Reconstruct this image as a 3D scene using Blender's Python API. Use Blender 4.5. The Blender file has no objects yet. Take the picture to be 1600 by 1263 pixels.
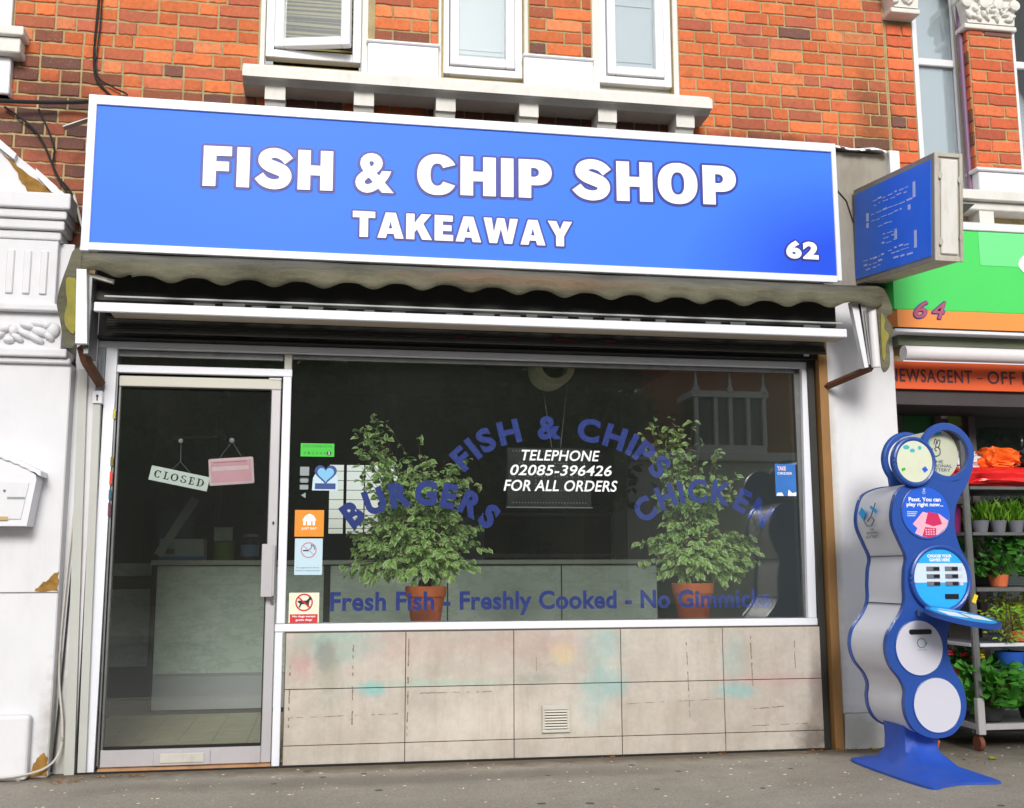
import bpy, bmesh, math, random
from mathutils import Vector, Matrix, noise
random.seed(62)
R = math.radians
SC = bpy.context.scene
COL = SC.collection

# ------------------------------------------------------------------ camera, sky, sun, exposure
cd = bpy.data.cameras.new('camera'); cam = bpy.data.objects.new('camera', cd); COL.objects.link(cam)
cd.sensor_width = 36; cd.lens = 38.448; cd.clip_start = 0.05; cd.clip_end = 400
cam.matrix_world = Matrix(((0.98546981, -0.02217307, -0.16839716, 0.0),
                           (-0.16981396, -0.1492282, -0.97411199, -6.21),
                           (-0.00353055, 0.98855415, -0.15082518, 1.03), (0, 0, 0, 1)))
SC.camera = cam
W = bpy.data.worlds.new('World'); SC.world = W; W.use_nodes = True
wn = W.node_tree; bg = wn.nodes['Background']
sky = wn.nodes.new('ShaderNodeTexSky'); sky.sky_type = 'NISHITA'; sky.sun_disc = False
SUN_EL, SUN_AZ = R(27), R(184)
sky.sun_elevation = SUN_EL; sky.sun_rotation = SUN_AZ; sky.dust_density = 2.0; sky.air_density = 1.2
hs = wn.nodes.new('ShaderNodeHueSaturation'); hs.inputs['Saturation'].default_value = 0.30
wn.links.new(sky.outputs[0], hs.inputs['Color']); wn.links.new(hs.outputs[0], bg.inputs[0])
bg.inputs[1].default_value = 0.14
sd = bpy.data.lights.new('sun', 'SUN'); sun = bpy.data.objects.new('sun', sd); COL.objects.link(sun)
sd.energy = 1.85; sd.angle = R(18); sd.color = (1, 0.965, 0.92)
# sun behind the camera, a little to its left (shadow falls to the right and down)
sdir = Vector((math.sin(SUN_AZ) * math.cos(SUN_EL), math.cos(SUN_AZ) * math.cos(SUN_EL), math.sin(SUN_EL)))
sun.rotation_euler = sdir.to_track_quat('Z', 'Y').to_euler()
SC.view_settings.view_transform = 'Standard'; SC.view_settings.look = 'None'
SC.view_settings.gamma = 1.0; SC.view_settings.exposure = 0.24; SC.view_settings.use_curve_mapping = False
SC.cycles.max_bounces = 8; SC.cycles.transparent_max_bounces = 24; SC.cycles.use_denoising = True
SC.cycles.sample_clamp_indirect = 8

# ------------------------------------------------------------------ materials
def s2l(c):
    return tuple(((v / 255) / 12.92 if v / 255 <= 0.04045 else ((v / 255 + 0.055) / 1.055) ** 2.4) for v in c) + (1,)
class NT:
    def __init__(s, m): s.t = m.node_tree; s.p = s.t.nodes['Principled BSDF']
    def n(s, typ, **k):
        o = s.t.nodes.new(typ)
        for a, b in k.items(): setattr(o, a, b)
        return o
    def l(s, a, b): s.t.links.new(a, b)
    def pos(s): return s.n('ShaderNodeNewGeometry').outputs['Position']
    def noise(s, scale, detail=4, vec=None, rough=0.6, stretch=None):
        q = s.n('ShaderNodeTexNoise'); q.inputs['Scale'].default_value = scale; q.inputs['Detail'].default_value = detail
        q.inputs['Roughness'].default_value = rough
        v = vec or s.pos()
        if stretch:
            mp = s.n('ShaderNodeMapping'); mp.inputs['Scale'].default_value = stretch; s.l(v, mp.inputs[0]); v = mp.outputs[0]
        s.l(v, q.inputs['Vector']); return q.outputs[0]
    def ramp(s, f, *stops):
        r = s.n('ShaderNodeValToRGB'); e = r.color_ramp.elements
        while len(e) < len(stops): e.new(0.5)
        for i, (p, c) in enumerate(stops):
            e[i].position = p; e[i].color = (c, c, c, 1) if isinstance(c, (int, float)) else c
        s.l(f, r.inputs[0]); return r.outputs[0]
    def mix(s, f, a, b, mode='MIX'):
        m = s.n('ShaderNodeMix', data_type='RGBA', blend_type=mode)
        for sock, v in ((m.inputs[0], f), (m.inputs[6], a), (m.inputs[7], b)):
            if hasattr(v, 'node'): s.l(v, sock)
            else: sock.default_value = v
        return m.outputs[2]
    def math(s, op, a, b=None):
        m = s.n('ShaderNodeMath', operation=op)
        for i, v in enumerate((a, b)):
            if v is None: continue
            if hasattr(v, 'node'): s.l(v, m.inputs[i])
            else: m.inputs[i].default_value = v
        return m.outputs[0]
    def bump(s, h, strength, dist=0.01):
        b = s.n('ShaderNodeBump'); b.inputs['Strength'].default_value = strength; b.inputs['Distance'].default_value = dist
        s.l(h, b.inputs['Height']); s.l(b.outputs[0], s.p.inputs['Normal'])
    def stain(s, base, centre, radius, colour, strength, nscale=6, namt=0.6):
        # a soft-edged mark of its own shape, fixed in place on the surface
        v = s.n('ShaderNodeVectorMath', operation='SUBTRACT'); s.l(s.pos(), v.inputs[0]); v.inputs[1].default_value = centre
        w = s.n('ShaderNodeVectorMath', operation='DIVIDE'); s.l(v.outputs[0], w.inputs[0]); w.inputs[1].default_value = radius
        ln = s.n('ShaderNodeVectorMath', operation='LENGTH'); s.l(w.outputs[0], ln.inputs[0])
        nz = s.noise(nscale, 5)
        d = s.math('ADD', ln.outputs['Value'], s.math('MULTIPLY', s.math('SUBTRACT', nz, 0.5), namt * 2))
        f = s.math('MULTIPLY', s.ramp(d, (0.35, 1.0), (1.0, 0.0)), strength)
        return s.mix(f, base, colour)
MATS = {}
def mat(name, c, rough=0.6, metal=0.0, var=0.0, vscale=3.0, dirt=0.0, dirtc=(95, 88, 72), bump=0.0, bscale=60, spec=0.5, coat=0.0, stains=(), alpha=None):
    m = bpy.data.materials.new(name); m.use_nodes = True; k = NT(m); p = k.p
    col = s2l(c)
    p.inputs['Roughness'].default_value = rough; p.inputs['Metallic'].default_value = metal
    p.inputs['Specular IOR Level'].default_value = spec; p.inputs['Coat Weight'].default_value = coat
    out = None
    if var:
        n = k.noise(vscale, 6)
        out = k.mix(k.ramp(n, (0.3, 0.0), (0.7, 1.0)), tuple(v * (1 - var) for v in col[:3]) + (1,), tuple(min(1, v * (1 + var)) for v in col[:3]) + (1,))
    if dirt:
        n = k.noise(4.5, 8, rough=0.7, stretch=(1.6, 1.6, 0.45))
        f = k.math('MULTIPLY', k.ramp(n, (0.50, 0.0), (0.72, 1.0)), dirt)
        out = k.mix(f, out if out is not None else col, s2l(dirtc))
    for st in stains: out = k.stain(out if out is not None else col, *st)
    if out is not None: k.l(out, p.inputs['Base Color'])
    else: p.inputs['Base Color'].default_value = col
    if bump: k.bump(k.noise(bscale, 5), bump, 0.004)
    if alpha is not None: p.inputs['Alpha'].default_value = alpha
    MATS[name] = m; return m

WHITE = (226, 227, 232)
mat('white_render', (222, 222, 226), 0.75, var=0.03, dirt=0.16, dirtc=(165, 160, 145), bump=0.25, bscale=25,
    stains=[((3.1, -0.1, 0.10), (0.5, 1, 0.17), s2l((160, 157, 142)), 0.55, 9, 0.6), ((3.02, -.1, 1.2), (.05, 1, 1.4), s2l((185, 180, 165)), .6, 12, .5),
            ((-1.30, -.2, 0.15), (0.12, 1, 0.5), s2l((150, 145, 130)), 0.6, 14, 0.6), ((-1.27, -.2, 1.05), (0.03, 1, 0.22), s2l((215, 120, 130)), 0.6, 14, 0.6)])
mat('white_gloss', WHITE, 0.35, var=0.015, vscale=8)
mat('white_frame', (232, 234, 242), 0.32, var=0.01, vscale=10)
mat('ledge_paint', (222, 220, 214), 0.6, var=0.04, vscale=12, dirt=0.25, dirtc=(150, 142, 120), bump=0.2)
mat('old_white', (196, 194, 184), 0.55, var=0.06, vscale=9, dirt=0.35, dirtc=(120, 110, 88), bump=0.1)
mat('grey_strip', (186, 188, 182), 0.5, var=0.03, vscale=6, dirt=0.15, dirtc=(140, 140, 120))
mat('black_gap', (18, 18, 17), 0.8)
mat('dark_metal', (44, 44, 40), 0.6, var=0.2, vscale=7, dirt=0.3, dirtc=(70, 60, 48))
mat('aluminium', (188, 186, 188), 0.38, metal=0.35, var=0.05, vscale=7, dirt=0.2, dirtc=(140, 135, 128))
mat('alu_door', (185, 182, 186), 0.4, metal=0.15, var=0.04, vscale=5, dirt=0.18, dirtc=(140, 132, 120))
mat('steel', (150, 152, 155), 0.28, metal=0.9, var=0.1)
mat('dull_steel', (120, 122, 122), 0.4, metal=0.6, var=0.15, vscale=12, dirt=0.3, dirtc=(80, 72, 60))
mat('brown_post', (150, 110, 62), 0.7, var=0.06, vscale=4, dirt=0.2, dirtc=(100, 74, 42))
mat('wood_strip', (186, 140, 100), 0.7, var=0.12, vscale=25, dirt=0.5, dirtc=(90, 62, 40))
mat('rust', (105, 66, 44), 0.8, var=0.3, vscale=30, dirt=0.5, dirtc=(70, 72, 55), bump=0.4)
mat('ochre_patch', (150, 112, 50), 0.9, var=0.35, vscale=22, dirt=0.4, dirtc=(95, 68, 30), bump=0.8, bscale=40)
mat('white_flake', (236, 236, 238), 0.7)
mat('lead', (176, 178, 180), 0.5, metal=0.3, var=0.2, vscale=20)
mat('cable_black', (30, 29, 28), 0.6)
mat('cable_white', (200, 196, 185), 0.6)
mat('blue_letter', (12, 50, 160), 0.55)
mat('text_white', (244, 246, 250), 0.5)
mat('sign_white', (250, 250, 252), 0.5)
mat('sign_navy', (14, 34, 150), 0.45)
mat('pink_card', (240, 176, 196), 0.35, var=0.05, vscale=12)
mat('pink_pale', (246, 216, 224), 0.35)
mat('pink_dark', (196, 105, 135), 0.5)
mat('card_white', (238, 244, 244), 0.5)
mat('ink', (26, 28, 34), 0.6)
mat('vinyl_green', (40, 190, 30), 0.4)
mat('vinyl_orange', (224, 140, 20), 0.45)
mat('vinyl_cream', (228, 228, 205), 0.5)
mat('vinyl_red', (200, 40, 45), 0.5)
mat('vinyl_sky', (120, 185, 225), 0.5)
mat('vinyl_navy', (26, 62, 130), 0.5)
mat('vinyl_pale', (188, 214, 226), 0.5)
mat('vinyl_grey', (140, 150, 152), 0.5)
mat('poster_blue', (40, 110, 190), 0.5, var=0.1, vscale=8)
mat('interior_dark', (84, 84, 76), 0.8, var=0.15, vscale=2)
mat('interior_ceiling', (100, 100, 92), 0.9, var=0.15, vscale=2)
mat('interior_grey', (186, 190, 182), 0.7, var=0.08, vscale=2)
mat('black_panel', (20, 21, 24), 0.5)
mat('dark_trim', (42, 42, 38), 0.5)
mat('plinth_grey', (190, 192, 196), 0.5, var=0.05)
mat('floor_tile', (206, 196, 166), 0.5, var=0.12, vscale=6, dirt=0.2)
mat('grout', (96, 86, 74), 0.9)
mat('duct_cream', (238, 222, 196), 0.5, var=0.06)
mat('terracotta', (212, 108, 66), 0.75, var=0.12, vscale=9, dirt=0.25, dirtc=(205, 130, 95), bump=0.15)
mat('soil', (42, 30, 22), 0.95, var=0.3, vscale=40, bump=0.8)
mat('bark', (96, 78, 58), 0.85, var=0.25, vscale=40, bump=0.5)
mat('yellow_pen', (190, 170, 50), 0.5)
mat('box_card', (170, 182, 172), 0.6); mat('box_blue', (60, 100, 150), 0.6); mat('gherkin', (110, 130, 40), 0.4)
mat('jar_blue', (120, 150, 190), 0.4); mat('mug_brown', (90, 60, 50), 0.4)
mat('plank', (150, 152, 140), 0.7, var=0.1, vscale=12)
mat('green_board', (72, 214, 98), 0.4, var=0.03, vscale=2)
mat('green_dark', (38, 120, 56), 0.45, var=0.08, vscale=3)
mat('green_pale', (112, 226, 140), 0.4)
mat('orange_board', (246, 150, 70), 0.4, var=0.02)
mat('red_orange_board', (226, 92, 38), 0.5, var=0.05, vscale=4)
mat('letter_brown', (88, 46, 56), 0.6)
mat('n64_line', (74, 66, 150), 0.5); mat('n64_fill', (176, 84, 110), 0.5)
mat('roller_white', (224, 220, 222), 0.45, var=0.02)
mat('shop64_dark', (62, 56, 58), 0.6, var=0.15, vscale=3)
mat('shop64_frame', (104, 94, 96), 0.55, var=0.1, vscale=3)
mat('shop64_back', (70, 78, 82), 0.7, var=0.2, vscale=2)
mat('kiosk_blue', (34, 76, 158), 0.38, var=0.05, vscale=6, coat=0.1)
mat('kiosk_foot', (36, 82, 186), 0.55, var=0.08, vscale=8, dirt=0.25, dirtc=(98, 104, 140), bump=0.15)
mat('kiosk_silver', (216, 216, 226), 0.45, metal=0.0, var=0.03, vscale=4)
mat('kiosk_navy', (26, 36, 96), 0.5)
mat('disc_white', (206, 206, 218), 0.35, var=0.01)
mat('print_blue', (34, 96, 214), 0.35); mat('print_cyan', (44, 172, 240), 0.35); mat('print_pale', (208, 224, 240), 0.35)
mat('print_pink', (240, 178, 200), 0.4); mat('print_red', (206, 40, 96), 0.4); mat('print_cream', (216, 220, 196), 0.4, var=0.05, vscale=14)
mat('drum_cream', (200, 204, 180), 0.4, var=0.05, vscale=10); mat('print_teal', (70, 180, 196), 0.4); mat('print_slate', (84, 92, 104), 0.5)
mat('slot_black', (30, 28, 34), 0.3); mat('print_green', (110, 150, 140), 0.4)
mat('pot_purple', (130, 40, 100), 0.5); mat('pot_blue', (40, 90, 190), 0.5); mat('tray_black', (44, 44, 46), 0.6)
mat('tray_grey', (108, 110, 118), 0.5)
mat('bag_white', (205, 205, 208), 0.3, var=0.05)
mat('flower_red', (205, 40, 60), 0.6); mat('flower_yellow', (235, 205, 50), 0.6)
mat('castor_brown', (112, 64, 44), 0.7); mat('crate_brown', (130, 100, 74), 0.8, var=0.2)
mat('petal', (226, 214, 196), 0.8); mat('dead_leaf', (150, 100, 40), 0.85, var=0.4, vscale=20)
mat('purple_pipe', (120, 90, 120), 0.5)
mat('curtain', (198, 206, 212), 0.8, var=0.03)
mat('blind', (150, 140, 88), 0.6, var=0.05)
mat('room_dark', (50, 46, 40), 0.9)
mat('road_asphalt', (74, 74, 76), 0.85, var=0.15, vscale=20, bump=0.3)
mat('kerb_stone', (150, 148, 142), 0.8, var=0.1)
mat('opp_brick', (150, 82, 56), 0.8, var=0.2, vscale=8)
mat('opp_white', (222, 222, 220), 0.7); mat('opp_grey', (206, 212, 200), 0.7, var=0.1)
mat('opp_glass', (60, 74, 84), 0.15)
mat('slate', (70, 72, 80), 0.7)

def leaf_mat(name, c1, c2, edge=None, gloss=0.4):
    m = bpy.data.materials.new(name); m.use_nodes = True; k = NT(m)
    n = k.noise(9, 3)
    base = k.mix(k.ramp(n, (0.35, 0.0), (0.65, 1.0)), s2l(c1), s2l(c2))
    oi = k.n('ShaderNodeObjectInfo')
    base = k.mix(k.math('MULTIPLY', oi.outputs['Random'], 0.3), base, s2l(tuple(min(255, v * 1.45) for v in c2)))
    if edge:
        a = k.n('ShaderNodeAttribute', attribute_name='edge')
        f = k.ramp(k.math('ADD', a.outputs['Fac'], k.math('MULTIPLY', k.math('SUBTRACT', k.noise(60, 2), 0.5), 0.9)), (0.54, 0.0), (0.66, 1.0))
        base = k.mix(k.math('MULTIPLY', f, 0.8), base, s2l(edge))
    k.l(base, k.p.inputs['Base Color']); k.p.inputs['Roughness'].default_value = gloss
    tr = k.n('ShaderNodeBsdfTranslucent'); k.l(base, tr.inputs[0])
    mx = k.n('ShaderNodeMixShader'); mx.inputs[0].default_value = 0.3
    k.l(k.p.outputs[0], mx.inputs[1]); k.l(tr.outputs[0], mx.inputs[2])
    k.l(mx.outputs[0], k.t.nodes['Material Output'].inputs[0]); MATS[name] = m
leaf_mat('ficus_leaf', (112, 174, 72), (160, 208, 98), (240, 246, 205))
leaf_mat('plant_green', (44, 104, 36), (86, 148, 60))
leaf_mat('plant_bright', (80, 140, 36), (140, 180, 60))
leaf_mat('plant_yellow', (120, 140, 30), (176, 180, 60))
leaf_mat('tree_leaf', (42, 62, 30), (66, 90, 44), gloss=0.6)

def glass_mat(name, tint=(0.95, 0.98, 0.96), k_refl=2.8, rough=0.0, film=0.016):
    m = bpy.data.materials.new(name); m.use_nodes = True; k = NT(m)
    k.t.nodes.remove(k.p)
    tr = k.n('ShaderNodeBsdfTransparent'); tr.inputs[0].default_value = tint + (1,)
    gl = k.n('ShaderNodeBsdfGlossy'); gl.inputs['Roughness'].default_value = rough
    fr = k.n('ShaderNodeFresnel'); fr.inputs[0].default_value = 1.5
    f = k.math('MINIMUM', k.math('MULTIPLY', fr.outputs[0], k_refl), 1.0)
    mx = k.n('ShaderNodeMixShader'); k.l(f, mx.inputs[0]); k.l(tr.outputs[0], mx.inputs[1]); k.l(gl.outputs[0], mx.inputs[2])
    df = k.n('ShaderNodeBsdfDiffuse'); df.inputs[0].default_value = (.62, .66, .6, 1)
    fn = k.math('MULTIPLY', k.ramp(k.noise(1.2, 6, stretch=(1, 1, .5)), (.3, .5), (.7, 1.0)), film)
    m2 = k.n('ShaderNodeMixShader'); k.l(fn, m2.inputs[0]); k.l(mx.outputs[0], m2.inputs[1]); k.l(df.outputs[0], m2.inputs[2])
    k.l(m2.outputs[0], k.t.nodes['Material Output'].inputs[0]); MATS[name] = m
glass_mat('shop_glass'); glass_mat('house_glass', (0.93, 0.96, 0.97), 1.8)

# brick: colour per brick comes from the object's own colour, plus grain and soot
def brick_mat():
    m = bpy.data.materials.new('brick'); m.use_nodes = True; k = NT(m)
    oi = k.n('ShaderNodeObjectInfo')
    n = k.noise(38, 6, rough=0.7)
    c = k.mix(k.math('MULTIPLY', k.ramp(n, (0.35, 0.0), (0.75, 1.0)), 0.45), oi.outputs['Color'], s2l((140, 66, 40)))
    n2 = k.noise(110, 3)
    c = k.mix(k.math('MULTIPLY', k.ramp(n2, (0.58, 0.0), (0.7, 1.0)), 0.35), c, s2l((222, 150, 105)))
    n3 = k.noise(7, 6, rough=0.7)
    c = k.mix(k.math('MULTIPLY', k.ramp(n3, (0.55, 0.0), (0.75, 1.0)), 0.5), c, s2l((104, 70, 54)))
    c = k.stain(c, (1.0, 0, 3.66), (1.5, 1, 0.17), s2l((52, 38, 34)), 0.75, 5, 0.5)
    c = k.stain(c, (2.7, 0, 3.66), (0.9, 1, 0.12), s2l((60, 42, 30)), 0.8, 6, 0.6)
    c = k.stain(c, (3.45, 0, 3.9), (0.16, 1, 0.5), s2l((92, 66, 40)), 0.6, 8, 0.7)
    c = k.stain(c, (-1.5, 0, 3.55), (0.45, 1, 0.32), s2l((58, 44, 46)), 0.6, 6, 0.6)
    k.l(c, k.p.inputs['Base Color']); k.p.inputs['Roughness'].default_value = 0.85
    k.bump(k.noise(140, 6, rough=0.7), 0.5, 0.003); MATS['brick'] = m
brick_mat()
mat('mortar', (176, 158, 116), 0.95, var=0.15, vscale=18, dirt=0.6, dirtc=(112, 98, 72), bump=0.7, bscale=150,
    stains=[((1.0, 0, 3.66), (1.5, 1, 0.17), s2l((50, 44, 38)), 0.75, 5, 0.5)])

def pavement_mat():
    m = bpy.data.materials.new('pavement'); m.use_nodes = True; k = NT(m)
    n = k.noise(1.3, 6); n2 = k.noise(90, 5); n3 = k.noise(320, 2)
    c = k.mix(k.ramp(n, (0.35, 0.0), (0.68, 1.0)), s2l((150, 143, 131)), s2l((172, 164, 152)))
    c = k.mix(k.math('MULTIPLY', k.ramp(n2, (0.4, 0.0), (0.66, 1.0)), 0.35), c, s2l((84, 80, 74)))
    c = k.mix(k.math('MULTIPLY', k.ramp(n3, (0.60, 0.0), (0.68, 1.0)), 0.4), c, s2l((176, 168, 155)))
    nm = k.noise(5, 8, rough=0.75); c = k.mix(k.math('MULTIPLY', k.ramp(nm, (.5, 0.0), (.72, 1.0)), .35), c, s2l((104, 96, 84)))
    vo = k.n('ShaderNodeTexVoronoi'); vo.inputs['Scale'].default_value = 150; k.l(k.pos(), vo.inputs['Vector']); c = k.mix(k.math('MULTIPLY', k.ramp(vo.outputs['Color'], (.78, 0.0), (.84, 1.0)), .35), c, s2l((196, 188, 172)))
    c = k.mix(k.math('MULTIPLY', k.ramp(vo.outputs['Color'], (.12, 1.0), (.2, 0.0)), .4), c, s2l((84, 78, 70)))
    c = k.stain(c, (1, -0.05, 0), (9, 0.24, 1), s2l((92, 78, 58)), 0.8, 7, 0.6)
    c = k.stain(c, (4.2, 0.0, 0), (1.6, 1.0, 1), s2l((76, 72, 60)), 0.55, 4, 0.6)
    c = k.stain(c, (0.5, -0.5, 0), (2.0, 0.2, 1), s2l((98, 92, 84)), 0.5, 3, 0.7)
    k.l(c, k.p.inputs['Base Color']); k.p.inputs['Roughness'].default_value = 0.8
    k.bump(k.math('ADD', n2, n3), 0.45, 0.004); MATS['pavement'] = m
pavement_mat()

def tile_mat():
    m = bpy.data.materials.new('riser_tile'); m.use_nodes = True; k = NT(m)
    n = k.noise(2.2, 7); n2 = k.noise(30, 6, rough=0.7)
    c = k.mix(k.ramp(n, (0.35, 0.0), (0.65, 1.0)), s2l((176, 168, 157)), s2l((202, 195, 184)))
    c = k.mix(k.math('MULTIPLY', k.ramp(n2, (0.45, 0.0), (0.75, 1.0)), 0.3), c, s2l((160, 146, 132)))
    oi = k.n('ShaderNodeObjectInfo')
    c = k.mix(k.math('MULTIPLY', oi.outputs['Random'], 0.10), c, s2l((170, 150, 140)))
    teal = s2l((112, 186, 184)); pk = s2l((196, 128, 136))
    for ce, ra, co, st in (((0.12, -.05, .64), (.28, 1, .13), s2l((140, 186, 172)), .85), ((0.03, -.05, .58), (.07, 1, .12), s2l((100, 110, 112)), .75),
                           ((.05, -.05, .47), (.10, 1, .20), s2l((150, 156, 140)), .6), ((-.09, -.05, .52), (.09, 1, .10), pk, .5),
                           ((.29, -.05, .40), (.11, 1, .05), teal, .95), ((.60, -.05, .42), (.55, 1, .03), s2l((160, 190, 172)), .7),
                           ((1.58, -.05, .62), (.16, 1, .16), s2l((144, 184, 180)), .8), ((1.60, -.05, .40), (.17, 1, .14), s2l((138, 184, 182)), .85),
                           ((1.52, -.05, .28), (.14, 1, .14), s2l((160, 185, 180)), .7), ((1.35, -.05, .57), (.10, 1, .08), s2l((214, 196, 140)), .7),
                           ((1.2, -.05, .62), (.5, 1, .10), pk, .25), ((2.36, -.05, .35), (.16, 1, .06), teal, .7), ((2.36, -.05, .52), (.09, 1, .16), s2l((150, 178, 174)), .6),
                           ((1.22, -.05, .43), (.20, 1, .04), s2l((140, 150, 138)), .6), ((2.6, -.05, .40), (.5, 1, .05), pk, .3),
                           ((2.82, -.05, .06), (.13, 1, .10), s2l((66, 56, 46)), .8), ((0.4, -.05, .62), (.5, 1, .1), pk, .25),
                           ((2.87, -.05, .35), (.06, 1, .5), s2l((130, 110, 96)), .5), ((1.0, -.05, .22), (.6, 1, .12), s2l((214, 204, 190)), .5)):
        c = k.stain(c, ce, ra, co, st * .78, 13, 0.7)
    nv = k.noise(6, 7, rough=0.7, stretch=(2.2, 1, .35)); c = k.mix(k.math('MULTIPLY', k.ramp(nv, (.48, 0.0), (.7, 1.0)), .38), c, s2l((158, 142, 126)))
    nw = k.noise(16, 6, rough=0.75); c = k.mix(k.math('MULTIPLY', k.ramp(nw, (.5, 0.0), (.75, 1.0)), .3), c, s2l((220, 212, 200)))
    n4 = k.noise(24, 8, rough=0.8); n5 = k.noise(3.1, 3)
    f = k.math('MULTIPLY', k.ramp(n4, (0.66, 0.0), (0.70, 1.0)), k.ramp(n5, (0.45, 0.0), (0.6, 1.0)))
    c = k.mix(k.math('MULTIPLY', f, 0.6), c, s2l((100, 88, 78)))
    k.l(c, k.p.inputs['Base Color']); k.p.inputs['Roughness'].default_value = 0.55
    k.bump(n2, 0.15, 0.003); MATS['riser_tile'] = m
tile_mat()

def marble_mat():
    m = bpy.data.materials.new('marble'); m.use_nodes = True; k = NT(m)
    n = k.noise(5, 10, rough=0.75, stretch=(0.6, 1, 1.5))
    v = k.ramp(n, (0.46, 0.0), (0.495, 1.0), (0.50, 1.0), (0.54, 0.0))
    n2 = k.noise(2, 6)
    c = k.mix(k.ramp(n2, (0.3, 0.0), (0.7, 1.0)), s2l((206, 218, 208)), s2l((232, 240, 234)))
    c = k.mix(k.math('MULTIPLY', v, 0.3), c, s2l((140, 156, 150)))
    k.l(c, k.p.inputs['Base Color']); k.p.inputs['Roughness'].default_value = 0.25; MATS['marble'] = m
marble_mat()

def canvas_mat():
    m = bpy.data.materials.new('canvas'); m.use_nodes = True; k = NT(m)
    n = k.noise(5, 7, stretch=(0.5, 1, 2)); n2 = k.noise(60, 4)
    c = k.mix(k.ramp(n, (0.35, 0.0), (0.65, 1.0)), s2l((74, 72, 56)), s2l((108, 105, 86)))
    c = k.mix(k.math('MULTIPLY', k.ramp(n2, (0.55, 0.0), (0.8, 1.0)), 0.3), c, s2l((140, 130, 100)))
    c = k.stain(c, (1.1, -.45, 2.62), (.9, 1, .06), s2l((120, 88, 66)), .5, 6, .5)
    k.l(c, k.p.inputs['Base Color']); k.p.inputs['Roughness'].default_value = 0.85
    k.bump(k.noise(14, 4, stretch=(0.6, 1, 2)), 0.4, 0.02)
    MATS['canvas'] = m
canvas_mat()
mat('canvas_inside_lit', (140, 134, 60), 0.9, var=0.25, vscale=9)  # yellow stands for daylight coming through the canvas

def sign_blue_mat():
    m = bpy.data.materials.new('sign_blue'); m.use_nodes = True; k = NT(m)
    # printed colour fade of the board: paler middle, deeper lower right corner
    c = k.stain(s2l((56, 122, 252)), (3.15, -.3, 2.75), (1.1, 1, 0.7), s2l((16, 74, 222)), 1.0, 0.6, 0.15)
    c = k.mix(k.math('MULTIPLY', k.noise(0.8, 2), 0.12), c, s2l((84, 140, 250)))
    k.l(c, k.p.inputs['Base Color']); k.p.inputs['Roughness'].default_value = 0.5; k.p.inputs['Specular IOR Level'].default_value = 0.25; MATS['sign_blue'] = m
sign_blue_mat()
mat('proj_blue', (46, 120, 250), 0.35, var=0.10, vscale=4)
mat('proj_mark', (205, 216, 244), 0.5)
mat('red_bag', (222, 34, 34), 0.28, var=0.12, vscale=14, bump=0.6, bscale=30)
mat('red_bag_print', (236, 120, 40), 0.35, var=0.3, vscale=60)
mat('orange_bag', (232, 100, 30), 0.3, var=0.2, vscale=10, bump=0.6, bscale=25)

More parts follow.
